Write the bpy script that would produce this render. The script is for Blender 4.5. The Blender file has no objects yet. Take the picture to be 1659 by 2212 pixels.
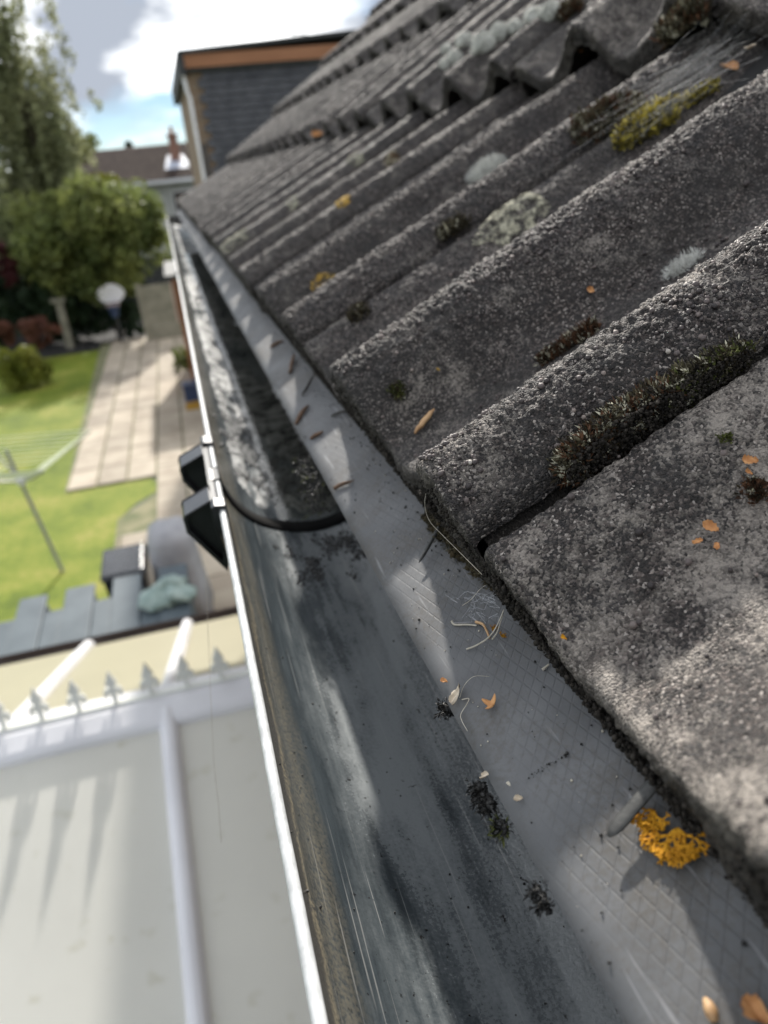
import bpy, math, random
import numpy as np
from mathutils import Matrix, Vector
R = math.radians
SC = bpy.context.scene
COL = SC.collection
H = 4.5                                   # camera height above the garden, metres
rng = np.random.default_rng(7)
random.seed(7)

# ------------------------------------------------------------------ camera, sky, sun, exposure
RIGHT = np.array([0.96151544, -0.25845501, -0.09321518])
DOWN = np.array([-0.19004146, -0.38059973, -0.9050017])
FWD = np.array([0.19842456, 0.88788786, -0.41506969])
cd = bpy.data.cameras.new('camera')
cam = bpy.data.objects.new('camera', cd); COL.objects.link(cam)
mw = Matrix.Identity(4)
for i in range(3):
    mw[i][0] = RIGHT[i]; mw[i][1] = -DOWN[i]; mw[i][2] = -FWD[i]
mw[2][3] = H
cam.matrix_world = mw
cd.sensor_fit = 'VERTICAL'; cd.sensor_height = 36.0; cd.sensor_width = 27.0
cd.lens = 27.03
cd.clip_start = 0.01; cd.clip_end = 3000
cd.dof.use_dof = True; cd.dof.focus_distance = 0.225; cd.dof.aperture_fstop = 13.0
SC.camera = cam

SUN_EL, SUN_AZ = R(33), R(11.5)             # azimuth from +Y towards +X
world = bpy.data.worlds.new('World'); SC.world = world; world.use_nodes = True
nt = world.node_tree; N = nt.nodes; L = nt.links
for n in list(N): N.remove(n)
wo = N.new('ShaderNodeOutputWorld'); bg = N.new('ShaderNodeBackground'); sky = N.new('ShaderNodeTexSky')
sky.sky_type = 'NISHITA'; sky.sun_disc = False; sky.sun_elevation = SUN_EL; sky.sun_rotation = SUN_AZ
sky.altitude = 1800; sky.air_density = 1.0; sky.dust_density = 0.0; sky.ozone_density = 2.5
tc = N.new('ShaderNodeTexCoord')
CLOUD_A, CLOUD_B = (4.59, -0.16, 0.75), (3.67, -3.17, -3.46)
# clouds: direction projected on a flat cloud layer so that they shrink towards the horizon
sep = N.new('ShaderNodeSeparateXYZ'); L.new(tc.outputs['Generated'], sep.inputs[0])
zc = N.new('ShaderNodeMath'); zc.operation = 'MAXIMUM'; L.new(sep.outputs['Z'], zc.inputs[0]); zc.inputs[1].default_value = 0.0
za = N.new('ShaderNodeMath'); za.operation = 'ADD'; L.new(zc.outputs[0], za.inputs[0]); za.inputs[1].default_value = 0.42
dv = N.new('ShaderNodeVectorMath'); dv.operation = 'DIVIDE'
cmb = N.new('ShaderNodeCombineXYZ')
for k in range(3): L.new(za.outputs[0], cmb.inputs[k])
L.new(tc.outputs['Generated'], dv.inputs[0]); L.new(cmb.outputs[0], dv.inputs[1])
mp = N.new('ShaderNodeMapping'); L.new(dv.outputs[0], mp.inputs['Vector'])
mp.inputs['Location'].default_value = CLOUD_A
cn = N.new('ShaderNodeTexNoise'); cn.inputs['Scale'].default_value = 2.3; cn.inputs['Detail'].default_value = 9; cn.inputs['Roughness'].default_value = 0.56
cn.inputs['Distortion'].default_value = 0.25
L.new(mp.outputs[0], cn.inputs['Vector'])
cover = N.new('ShaderNodeValToRGB'); cover.color_ramp.elements[0].position = 0.35; cover.color_ramp.elements[1].position = 0.55
L.new(cn.outputs['Fac'], cover.inputs[0])
cn2 = N.new('ShaderNodeTexNoise'); cn2.inputs['Scale'].default_value = 2.6; cn2.inputs['Detail'].default_value = 7
mp2 = N.new('ShaderNodeMapping'); mp2.inputs['Location'].default_value = CLOUD_B; L.new(dv.outputs[0], mp2.inputs['Vector']); L.new(mp2.outputs[0], cn2.inputs['Vector'])
shade = N.new('ShaderNodeValToRGB')
shade.color_ramp.elements[0].position = 0.42; shade.color_ramp.elements[0].color = (0.25, 0.275, 0.32, 1)
shade.color_ramp.elements[1].position = 0.72; shade.color_ramp.elements[1].color = (2.2, 2.2, 2.15, 1)
L.new(cn2.outputs['Fac'], shade.inputs[0])
skm = N.new('ShaderNodeVectorMath'); skm.operation = 'SCALE'; skm.inputs['Scale'].default_value = 0.05
L.new(sky.outputs[0], skm.inputs[0])
mixc = N.new('ShaderNodeMix'); mixc.data_type = 'RGBA'
L.new(cover.outputs[0], mixc.inputs[0]); L.new(skm.outputs[0], mixc.inputs[6]); L.new(shade.outputs[0], mixc.inputs[7])
L.new(mixc.outputs[2], bg.inputs[0]); bg.inputs[1].default_value = 1.0
L.new(bg.outputs[0], wo.inputs[0])

sd = bpy.data.lights.new('sun', 'SUN'); sd.energy = 3.2; sd.angle = R(1.8); sd.color = (1.0, 0.95, 0.87)
sun = bpy.data.objects.new('sun', sd); COL.objects.link(sun)
svec = Vector((math.cos(SUN_EL) * math.sin(SUN_AZ), math.cos(SUN_EL) * math.cos(SUN_AZ), math.sin(SUN_EL)))
sun.rotation_euler = svec.to_track_quat('Z', 'Y').to_euler(); sun.location = (2, 6, 14)

SC.view_settings.view_transform = 'Standard'; SC.view_settings.look = 'None'
SC.view_settings.exposure = 1.0; SC.view_settings.gamma = 1.0
SC.view_settings.use_curve_mapping = False
SC.render.engine = 'CYCLES'
SC.cycles.use_denoising = True
SC.cycles.max_bounces = 6; SC.cycles.diffuse_bounces = 3; SC.cycles.glossy_bounces = 2; SC.cycles.transmission_bounces = 4
SC.cycles.caustics_reflective = False; SC.cycles.caustics_refractive = False
SC.cycles.sample_clamp_indirect = 4.0

# ------------------------------------------------------------------ helpers
def ray(u, v):
    """unit-less world ray through a point of the 1659 x 2212 view of the photograph"""
    return RIGHT * (u - 829.5) + DOWN * (v - 1106.0) + FWD * 1661.0
def at_y(u, v, y):
    r = ray(u, v); return r * (y / r[1])
def at_z(u, v, z):
    r = ray(u, v); return r * (z / r[2])

WL = {}                                    # world location (camera-relative) of each object
def tag(o, label=None, cat=None, group=None, kind=None):
    if label: o['label'] = label
    if cat: o['category'] = cat
    if group: o['group'] = group
    if kind: o['kind'] = kind
    return o
def empty(name, loc, label=None, cat=None, group=None, kind=None):
    o = bpy.data.objects.new(name, None); COL.objects.link(o)
    o.empty_display_size = 0.05
    loc = np.array(loc, float); WL[o.name] = loc
    o.location = (loc[0], loc[1], loc[2] + H)
    return tag(o, label, cat, group, kind)
def link(o, loc, parent=None):
    loc = np.array(loc, float)
    COL.objects.link(o); WL[o.name] = loc
    if parent is not None:
        o.parent = parent; p = WL[parent.name]
        o.location = loc - p
    else:
        o.location = (loc[0], loc[1], loc[2] + H)
    return o
def fast_mesh(name, V, F, smooth=False):
    """V (n,3); F list of (m,k) int arrays or one array, or a python list of index lists"""
    me = bpy.data.meshes.new(name)
    V = np.asarray(V, np.float32)
    if isinstance(F, np.ndarray): F = [F]
    if len(F) and not isinstance(F[0], np.ndarray):
        me.from_pydata(V.tolist(), [], [list(map(int, f)) for f in F]); 
    else:
        me.vertices.add(len(V)); me.vertices.foreach_set('co', V.ravel())
        nl = sum(f.size for f in F); nf = sum(len(f) for f in F)
        me.loops.add(nl); me.polygons.add(nf)
        me.loops.foreach_set('vertex_index', np.concatenate([f.ravel() for f in F]).astype(np.int32))
        tot = np.concatenate([np.full(len(f), f.shape[1]) for f in F]).astype(np.int32)
        st = np.concatenate([[0], np.cumsum(tot)[:-1]]).astype(np.int32)
        me.polygons.foreach_set('loop_start', st); me.polygons.foreach_set('loop_total', tot)
        me.update(calc_edges=True)
    if smooth: me.polygons.foreach_set('use_smooth', np.ones(len(me.polygons), bool))
    me.update()
    return me
def mk(name, V, F, mat, parent=None, smooth=False, label=None, cat=None, group=None, kind=None):
    V = np.asarray(V, float)
    o0 = np.array([(V[:, 0].min() + V[:, 0].max()) / 2, (V[:, 1].min() + V[:, 1].max()) / 2, V[:, 2].min()])
    me = fast_mesh(name, V - o0, F, smooth)
    if mat is not None: me.materials.append(mat)
    ob = bpy.data.objects.new(name, me)
    link(ob, o0, parent)
    return tag(ob, label, cat, group, kind)
class MB:
    def __init__(s): s.V = []; s.F = []; s.n = 0
    def add(s, V, F):
        V = np.asarray(V, float); s.V.append(V)
        s.F += [[i + s.n for i in f] for f in F]; s.n += len(V); return s
    def box(s, x0, x1, y0, y1, z0, z1, M=None):
        V = np.array([(x, y, z) for x in (x0, x1) for y in (y0, y1) for z in (z0, z1)], float)
        if M is not None: V = V @ M.T
        return s.add(V, [(0, 1, 3, 2), (4, 6, 7, 5), (0, 4, 5, 1), (2, 3, 7, 6), (0, 2, 6, 4), (1, 5, 7, 3)])
    def prism(s, poly, a0, a1, axis=1):
        """poly: 2D points in the other two axes, extruded along axis"""
        n = len(poly); V = []
        for a in (a0, a1):
            for p in poly:
                q = list(p); q.insert(axis, a); V.append(q)
        F = [list(range(n))[::-1], list(range(n, 2 * n))]
        F += [(i, (i + 1) % n, n + (i + 1) % n, n + i) for i in range(n)]
        return s.add(V, F)
    def tube(s, P, rad, seg=8, cap=True, flat=None):
        P = np.asarray(P, float); n = len(P)
        rad = np.full(n, rad) if np.isscalar(rad) else np.asarray(rad, float)
        T = np.gradient(P, axis=0); T /= np.linalg.norm(T, axis=1)[:, None] + 1e-12
        up = np.array([0, 0, 1.0]) if flat is None else np.asarray(flat[0], float)
        if abs(T[0] @ up) > 0.95: up = np.array([1.0, 0, 0])
        A = np.cross(T, up); A /= np.linalg.norm(A, axis=1)[:, None] + 1e-12
        B = np.cross(A, T)
        k = 1.0 if flat is None else flat[1]
        V = []
        for i in range(n):
            for j in range(seg):
                t = 2 * math.pi * j / seg
                V.append(P[i] + rad[i] * (math.cos(t) * A[i] + k * math.sin(t) * B[i]))
        F = [(i * seg + j, i * seg + (j + 1) % seg, (i + 1) * seg + (j + 1) % seg, (i + 1) * seg + j) for i in range(n - 1) for j in range(seg)]
        if cap: F += [list(range(seg))[::-1], list(range((n - 1) * seg, n * seg))]
        return s.add(V, F)
    def lathe(s, c, prof, seg=16):
        V = []; n = len(prof)
        for (r, z) in prof:
            for j in range(seg):
                t = 2 * math.pi * j / seg; V.append((c[0] + r * math.cos(t), c[1] + r * math.sin(t), c[2] + z))
        F = [(i * seg + j, i * seg + (j + 1) % seg, (i + 1) * seg + (j + 1) % seg, (i + 1) * seg + j) for i in range(n - 1) for j in range(seg)]
        F += [list(range(seg))[::-1], list(range((n - 1) * seg, n * seg))]
        return s.add(V, F)
    def build(s, name, mat, parent=None, smooth=False, **kw):
        return mk(name, np.vstack(s.V), s.F, mat, parent, smooth, **kw)
def bevel(o, w, seg=2):
    m = o.modifiers.new('bevel', 'BEVEL'); m.width = w; m.segments = seg; m.limit_method = 'ANGLE'; m.angle_limit = R(35); return o
def grid_faces(nr, nc, off=0):
    i = np.arange(nr - 1)[:, None] * nc + np.arange(nc - 1)[None, :]
    i = i.ravel() + off
    return np.stack([i, i + 1, i + nc + 1, i + nc], 1)
# numpy noises
def hash2(ix, iy, s=0.0):
    h = np.sin(ix * 127.1 + iy * 311.7 + s * 74.7) * 43758.5453
    return h - np.floor(h)
def vnoise(x, y, s=0.0):
    ix = np.floor(x); iy = np.floor(y); fx = x - ix; fy = y - iy
    fx = fx * fx * (3 - 2 * fx); fy = fy * fy * (3 - 2 * fy)
    a = hash2(ix, iy, s); b = hash2(ix + 1, iy, s); c = hash2(ix, iy + 1, s); d = hash2(ix + 1, iy + 1, s)
    return a + (b - a) * fx + (c - a) * fy + (a - b - c + d) * fx * fy
def fbm(x, y, s=0.0, o=4):
    r = 0; a = 0.5; f = 1.0
    for k in range(o):
        r = r + a * vnoise(x * f + 13.1 * k, y * f + 7.7 * k, s + k); a *= 0.5; f *= 2.03
    return r
def pebbles(x, y, cell, s=0.0, keep=1.0):
    """height field of half-sunk round grains, one per jittered cell, heights in cell units"""
    gx = x / cell; gy = y / cell; ix = np.floor(gx); iy = np.floor(gy)
    out = np.zeros_like(gx)
    for dx in (-1, 0, 1):
        for dy in (-1, 0, 1):
            cx = ix + dx; cy = iy + dy
            px = cx + hash2(cx, cy, s + 1); py = cy + hash2(cx, cy, s + 2)
            rr = 0.28 + 0.42 * hash2(cx, cy, s + 3)
            rr = np.where(hash2(cx, cy, s + 4) < keep, rr, 1e-3)
            d2 = ((gx - px) ** 2 + (gy - py) ** 2) / (rr * rr)
            out = np.maximum(out, rr * np.sqrt(np.maximum(0, 1 - d2)))
    return out

# ------------------------------------------------------------------ materials
def new_mat(name):
    m = bpy.data.materials.new(name); m.use_nodes = True
    nt = m.node_tree; b = nt.nodes['Principled BSDF']
    return m, nt.nodes, nt.links, b
def node(N, t, **kw):
    n = N.new(t)
    for k, v in kw.items():
        if k in n.inputs: n.inputs[k].default_value = v
        else: setattr(n, k, v)
    return n
def ramp(N, L, src, stops):
    r = N.new('ShaderNodeValToRGB'); e = r.color_ramp.elements
    while len(e) < len(stops): e.new(0.5)
    for i, (p, c) in enumerate(stops):
        e[i].position = p; e[i].color = (c, c, c, 1) if np.isscalar(c) else (*c, 1)
    L.new(src, r.inputs[0]); return r.outputs[0]
def mix(N, L, fac, a, b, mode='MIX'):
    n = N.new('ShaderNodeMix'); n.data_type = 'RGBA'; n.blend_type = mode
    for s, v in ((0, fac), (6, a), (7, b)):
        if hasattr(v, 'is_output') or hasattr(v, 'links'): L.new(v, n.inputs[s])
        elif s == 0: n.inputs[0].default_value = v
        else: n.inputs[s].default_value = (v, v, v, 1) if np.isscalar(v) else (*v, 1)
    return n.outputs[2]
def math_(N, L, op, a, b=None, clamp=False):
    n = N.new('ShaderNodeMath'); n.operation = op; n.use_clamp = clamp
    for i, v in enumerate((a, b)):
        if v is None: continue
        if np.isscalar(v): n.inputs[i].default_value = v
        else: L.new(v, n.inputs[i])
    return n.outputs[0]
def pos(N, L, scale=(1, 1, 1)):
    g = N.new('ShaderNodeNewGeometry')
    if tuple(scale) == (1, 1, 1): return g.outputs['Position']
    m = N.new('ShaderNodeMapping'); m.inputs['Scale'].default_value = scale; L.new(g.outputs['Position'], m.inputs['Vector']); return m.outputs[0]
def noise(N, L, vec, scale, detail=4, rough=0.55, dist=0.0):
    n = N.new('ShaderNodeTexNoise'); n.inputs['Scale'].default_value = scale; n.inputs['Detail'].default_value = detail
    n.inputs['Roughness'].default_value = rough; n.inputs['Distortion'].default_value = dist
    L.new(vec, n.inputs['Vector']); return n.outputs['Fac']
def bump(N, L, b, h, strength, dist):
    n = N.new('ShaderNodeBump'); n.inputs['Strength'].default_value = strength; n.inputs['Distance'].default_value = dist
    L.new(h, n.inputs['Height']); L.new(n.outputs[0], b.inputs['Normal']); return n
def mat_noise(name, c0, c1, scale, rough=0.6, lo=0.35, hi=0.65, detail=5, bs=0.0, bd=0.001, bscale=None, vscale=(1, 1, 1), spec=0.5, island=0.0, trans=0.0):
    m, N, L, b = new_mat(name)
    p = pos(N, L, vscale)
    f = noise(N, L, p, scale, detail)
    c = ramp(N, L, f, [(lo, c0), (hi, c1)])
    if island:
        g = N.new('ShaderNodeNewGeometry')
        v = ramp(N, L, g.outputs['Random Per Island'], [(0, 1 - island), (1, 1 + island)])
        c = mix(N, L, 1.0, c, v, 'MULTIPLY')
    L.new(c, b.inputs['Base Color']); b.inputs['Roughness'].default_value = rough; b.inputs['Specular IOR Level'].default_value = spec
    if bs: bump(N, L, b, noise(N, L, p, bscale or scale * 3, 4), bs, bd)
    if trans:
        t = N.new('ShaderNodeBsdfTranslucent'); L.new(c, t.inputs[0])
        mx = N.new('ShaderNodeMixShader'); mx.inputs[0].default_value = trans
        o = N['Material Output']; L.new(b.outputs[0], mx.inputs[1]); L.new(t.outputs[0], mx.inputs[2]); L.new(mx.outputs[0], o.inputs[0])
    return m

def make_tile_mat():
    m, N, L, b = new_mat('weathered_concrete_tile')
    p = pos(N, L)
    # warped coordinates so that grain cells have ragged outlines
    nz = N.new('ShaderNodeTexNoise'); nz.inputs['Scale'].default_value = 700; nz.inputs['Detail'].default_value = 2; L.new(p, nz.inputs['Vector'])
    sc = N.new('ShaderNodeVectorMath'); sc.operation = 'SCALE'; sc.inputs['Scale'].default_value = 0.0012; L.new(nz.outputs['Color'], sc.inputs[0])
    ad = N.new('ShaderNodeVectorMath'); ad.operation = 'ADD'; L.new(p, ad.inputs[0]); L.new(sc.outputs[0], ad.inputs[1])
    big = noise(N, L, p, 11, 5, 0.6)
    mid = noise(N, L, p, 85, 6, 0.7)
    vor = N.new('ShaderNodeTexVoronoi'); vor.inputs['Scale'].default_value = 1350; L.new(ad.outputs[0], vor.inputs['Vector'])
    sepc = N.new('ShaderNodeSeparateColor'); L.new(vor.outputs['Color'], sepc.inputs[0])
    fine = noise(N, L, p, 1300, 3, 0.65)
    grain = ramp(N, L, sepc.outputs[0], [(0.0, (0.010, 0.0082, 0.0078)), (0.42, (0.024, 0.0195, 0.0180)), (0.64, (0.049, 0.039, 0.035)), (0.79, (0.098, 0.078, 0.070)), (0.92, (0.23, 0.195, 0.175)), (1.0, (0.50, 0.45, 0.41))])
    dark = mix(N, L, ramp(N, L, mid, [(0.42, 0.0), (0.60, 0.85)]), grain, (0.028, 0.026, 0.027), 'MIX')
    c = mix(N, L, 0.75, grain, dark)
    c = mix(N, L, ramp(N, L, big, [(0.50, 0.0), (0.68, 0.5)]), c, (0.030, 0.029, 0.027))
    run = noise(N, L, pos(N, L, (.16, 1, .16)), 46, 5, 0.62)            # run-off stains down the slope
    c = mix(N, L, ramp(N, L, run, [(0.50, 0.0), (0.66, 0.55)]), c, (0.022, 0.019, 0.017))
    c = mix(N, L, ramp(N, L, run, [(0.28, 0.35), (0.42, 0.0)]), c, (0.17, 0.145, 0.125))
    # pale crust lichen, patchy
    at = N.new('ShaderNodeAttribute'); at.attribute_type = 'OBJECT'; at.attribute_name = 'pale'
    lich = noise(N, L, p, 34, 7, 0.72)
    spk = math_(N, L, 'ADD', math_(N, L, 'MULTIPLY', lich, 0.75), math_(N, L, 'MULTIPLY', mid, 0.45))
    spk = math_(N, L, 'ADD', spk, math_(N, L, 'MULTIPLY', at.outputs['Fac'], 0.16))
    spk = math_(N, L, 'ADD', spk, math_(N, L, 'MULTIPLY', math_(N, L, 'SUBTRACT', sepc.outputs[1], 0.5), 0.14))
    lf = ramp(N, L, spk, [(0.62, 0.0), (0.78, 0.85)])
    c = mix(N, L, lf, c, (0.36, 0.32, 0.28))
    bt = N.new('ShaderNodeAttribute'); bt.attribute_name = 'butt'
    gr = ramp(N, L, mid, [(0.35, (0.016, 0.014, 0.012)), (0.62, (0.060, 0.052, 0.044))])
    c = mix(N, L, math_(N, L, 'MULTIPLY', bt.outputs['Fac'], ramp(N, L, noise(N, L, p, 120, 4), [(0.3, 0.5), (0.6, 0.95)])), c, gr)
    L.new(c, b.inputs['Base Color']); b.inputs['Roughness'].default_value = 0.72; b.inputs['Specular IOR Level'].default_value = 0.45
    h = math_(N, L, 'ADD', math_(N, L, 'MULTIPLY', vor.outputs['Distance'], -0.9), math_(N, L, 'MULTIPLY', fine, 0.6))
    h = math_(N, L, 'ADD', h, math_(N, L, 'MULTIPLY', mid, 0.8))
    bump(N, L, b, h, 1.0, 0.0009)
    return m
def make_grit_mat():
    m, N, L, b = new_mat('exposed_grit')
    g = N.new('ShaderNodeNewGeometry')
    c = ramp(N, L, g.outputs['Random Per Island'], [(0, (0.030, 0.024, 0.024)), (0.5, (0.075, 0.060, 0.058)), (0.86, (0.14, 0.113, 0.106)), (0.97, (0.27, 0.22, 0.195)), (1.0, (0.5, 0.46, 0.41))])
    L.new(c, b.inputs['Base Color']); b.inputs['Roughness'].default_value = 0.6
    bump(N, L, b, noise(N, L, pos(N, L), 1500, 3), 0.4, 0.0004)
    return m
def make_gutter_mat():
    m, N, L, b = new_mat('silted_gutter_plastic')
    at = N.new('ShaderNodeAttribute'); at.attribute_name = 'round'       # 0 at outer rim ... 1 at back rim
    a = at.outputs['Fac']
    p = pos(N, L)
    streak = noise(N, L, pos(N, L, (1, 0.05, 1)), 170, 5, 0.62)
    blot = noise(N, L, pos(N, L, (1, 0.35, 1)), 30, 7, 0.66)
    fine = noise(N, L, p, 800, 4, 0.62)
    base = ramp(N, L, streak, [(0.30, (0.026, 0.033, 0.038)), (0.52, (0.052, 0.063, 0.070)), (0.78, (0.105, 0.119, 0.125))])
    # thin dried film, mostly on the floor of the channel
    wb = math_(N, L, 'ADD', a, math_(N, L, 'MULTIPLY', math_(N, L, 'SUBTRACT', blot, 0.5), 0.35))
    floor = ramp(N, L, wb, [(0.22, 0.0), (0.36, 1.0), (0.62, 1.0), (0.8, 0.2)])
    film = ramp(N, L, math_(N, L, 'ADD', math_(N, L, 'MULTIPLY', blot, 0.62), math_(N, L, 'ADD', math_(N, L, 'MULTIPLY', fine, 0.22), math_(N, L, 'MULTIPLY', streak, 0.24))), [(0.44, 0.10), (0.60, 0.9)])
    film = math_(N, L, 'MULTIPLY', film, floor)
    c = mix(N, L, film, base, (0.235, 0.252, 0.258))
    sc = noise(N, L, pos(N, L, (1, 0.010, 1)), 1000, 2, 0.5)
    c = mix(N, L, ramp(N, L, sc, [(0.66, 0.0), (0.71, 0.6)]), c, (0.34, 0.34, 0.33))
    # tide line of dried silt below the rim
    wob = math_(N, L, 'ADD', a, math_(N, L, 'MULTIPLY', math_(N, L, 'SUBTRACT', noise(N, L, pos(N, L, (1, 0.22, 1)), 70, 6, 0.7), 0.5), 0.11))
    brown = ramp(N, L, wob, [(0.02, 1.0), (0.075, 1.0), (0.115, 0.0)])
    c = mix(N, L, math_(N, L, 'MULTIPLY', brown, 0.75), c, (0.085, 0.070, 0.055))
    chalk = ramp(N, L, wob, [(0.075, 0.0), (0.092, 1.0), (0.112, 0.25), (0.150, 0.45), (0.205, 0.0)])
    chalk = math_(N, L, 'MULTIPLY', chalk, ramp(N, L, fine, [(0.36, 0.15), (0.6, 1.0)]))
    c = mix(N, L, chalk, c, (0.33, 0.28, 0.19))
    blk = noise(N, L, p, 300, 4, 0.6)
    c = mix(N, L, ramp(N, L, blk, [(0.66, 0.0), (0.71, 0.9)]), c, (0.012, 0.012, 0.012))
    L.new(c, b.inputs['Base Color'])
    L.new(ramp(N, L, film, [(0.0, 0.20), (0.7, 0.32)]), b.inputs['Roughness']); b.inputs['Specular IOR Level'].default_value = 1.0
    h = math_(N, L, 'ADD', fine, math_(N, L, 'MULTIPLY', blot, 2.0))
    bump(N, L, b, h, 0.3, 0.0005)
    return m
def make_silt_mat():
    m, N, L, b = new_mat('wet_black_silt')
    p = pos(N, L)
    n1 = noise(N, L, p, 55, 5, 0.65); n2 = noise(N, L, p, 420, 4, 0.6)
    c = ramp(N, L, math_(N, L, 'ADD', math_(N, L, 'MULTIPLY', n1, 0.7), math_(N, L, 'MULTIPLY', n2, 0.3)), [(0.38, (0.015, 0.015, 0.015)), (0.47, (0.14, 0.143, 0.143)), (0.57, (0.46, 0.465, 0.455))])
    L.new(c, b.inputs['Base Color']); L.new(ramp(N, L, n1, [(0.42, 0.22), (0.6, 0.6)]), b.inputs['Roughness'])
    bump(N, L, b, math_(N, L, 'ADD', n2, n1), 0.9, 0.004)
    return m
def make_tray_mat():
    m, N, L, b = new_mat('grey_eaves_tray_plastic')
    g = N.new('ShaderNodeNewGeometry'); s = N.new('ShaderNodeSeparateXYZ'); L.new(g.outputs['Position'], s.inputs[0])
    p = g.outputs['Position']
    x = math_(N, L, 'MULTIPLY', s.outputs['X'], 2.05)
    def lines(ky, kx, per):
        t = math_(N, L, 'ADD', math_(N, L, 'MULTIPLY', s.outputs['Y'], ky), math_(N, L, 'MULTIPLY', s.outputs['X'], kx))
        t = math_(N, L, 'FRACT', math_(N, L, 'MULTIPLY', t, 1 / per))
        t = math_(N, L, 'ABSOLUTE', math_(N, L, 'SUBTRACT', t, 0.5))
        return ramp(N, L, t, [(0.0, 1.0), (0.04, 1.0), (0.10, 0.0)])
    dia = math_(N, L, 'MAXIMUM', lines(0.22, 1.12, 0.0034), lines(0.72, -0.85, 0.0034))
    # the embossing is worn away towards the lip
    wear = ramp(N, L, math_(N, L, 'ADD', s.outputs['X'], math_(N, L, 'MULTIPLY', math_(N, L, 'SUBTRACT', noise(N, L, p, 30, 3), 0.5), 0.02)), [(0.054, 0.0), (0.066, 1.0)])
    dia = math_(N, L, 'MULTIPLY', dia, wear)
    big = noise(N, L, p, 38, 5, 0.62); fine = noise(N, L, p, 700, 4, 0.65)
    c = ramp(N, L, big, [(0.35, (0.098, 0.100, 0.104)), (0.65, (0.135, 0.137, 0.141))])
    dirt = ramp(N, L, math_(N, L, 'ADD', math_(N, L, 'MULTIPLY', noise(N, L, p, 24, 6, 0.7), 0.7), math_(N, L, 'MULTIPLY', fine, 0.4)), [(0.52, 0.0), (0.70, 0.8)])
    c = mix(N, L, dirt, c, (0.082, 0.072, 0.060))
    c = mix(N, L, math_(N, L, 'MULTIPLY', dia, 0.20), c, (0.07, 0.07, 0.072))
    scr = noise(N, L, pos(N, L, (1, 0.06, 1)), 420, 2, 0.5)
    c = mix(N, L, ramp(N, L, scr, [(0.66, 0.0), (0.72, 0.4)]), c, (0.36, 0.36, 0.37))
    L.new(c, b.inputs['Base Color']); b.inputs['Roughness'].default_value = 0.6; b.inputs['Specular IOR Level'].default_value = 0.3
    bump(N, L, b, math_(N, L, 'ADD', math_(N, L, 'MULTIPLY', dia, -1.0), math_(N, L, 'MULTIPLY', fine, 0.25)), 0.35, 0.0004)
    return m
def make_lawn_mat():
    m, N, L, b = new_mat('lawn_grass')
    p = pos(N, L)
    n1 = noise(N, L, p, 0.9, 5, 0.6); n2 = noise(N, L, p, 9, 5, 0.7)
    c = ramp(N, L, math_(N, L, 'ADD', math_(N, L, 'MULTIPLY', n1, 0.6), math_(N, L, 'MULTIPLY', n2, 0.4)), [(0.38, (0.09, 0.130, 0.014)), (0.48, (0.155, 0.200, 0.022)), (0.55, (0.210, 0.235, 0.035)), (0.64, (0.30, 0.275, 0.075))])
    L.new(c, b.inputs['Base Color']); b.inputs['Roughness'].default_value = 0.8; b.inputs['Specular IOR Level'].default_value = 0.2
    bump(N, L, b, noise(N, L, p, 60, 3), 0.6, 0.02)
    return m
def make_poly_mat(name, col):
    m, N, L, b = new_mat(name)
    p = pos(N, L)
    n = noise(N, L, p, 2.2, 5, 0.6); n2 = noise(N, L, p, 14, 4)
    c = ramp(N, L, n, [(0.3, tuple(x * 0.93 for x in col)), (0.7, col)])
    c = mix(N, L, ramp(N, L, n2, [(0.62, 0.0), (0.75, 0.35)]), c, (0.55, 0.52, 0.36))
    L.new(c, b.inputs['Base Color']); b.inputs['Roughness'].default_value = 0.35
    t = N.new('ShaderNodeBsdfTranslucent'); L.new(c, t.inputs[0])
    mx = N.new('ShaderNodeMixShader'); mx.inputs[0].default_value = 0.38
    L.new(b.outputs[0], mx.inputs[1]); L.new(t.outputs[0], mx.inputs[2]); L.new(mx.outputs[0], N['Material Output'].inputs[0])
    return m
def make_brick_mat(name, c0, c1, mortar, sc=1.0):
    m, N, L, b = new_mat(name)
    g = N.new('ShaderNodeTexCoord'); s = N.new('ShaderNodeSeparateXYZ'); L.new(pos(N, L), s.inputs[0])
    cb = N.new('ShaderNodeCombineXYZ'); L.new(math_(N, L, 'ADD', s.outputs['X'], s.outputs['Y']), cb.inputs[0]); L.new(s.outputs['Z'], cb.inputs[1])
    br = N.new('ShaderNodeTexBrick'); br.inputs['Scale'].default_value = sc; br.inputs['Color1'].default_value = (*c0, 1); br.inputs['Color2'].default_value = (*c1, 1)
    br.inputs['Mortar'].default_value = (*mortar, 1); br.inputs['Brick Width'].default_value = 0.225; br.inputs['Row Height'].default_value = 0.075; br.inputs['Mortar Size'].default_value = 0.008
    L.new(cb.outputs[0], br.inputs['Vector']); L.new(br.outputs['Color'], b.inputs['Base Color']); b.inputs['Roughness'].default_value = 0.85
    return m

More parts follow.
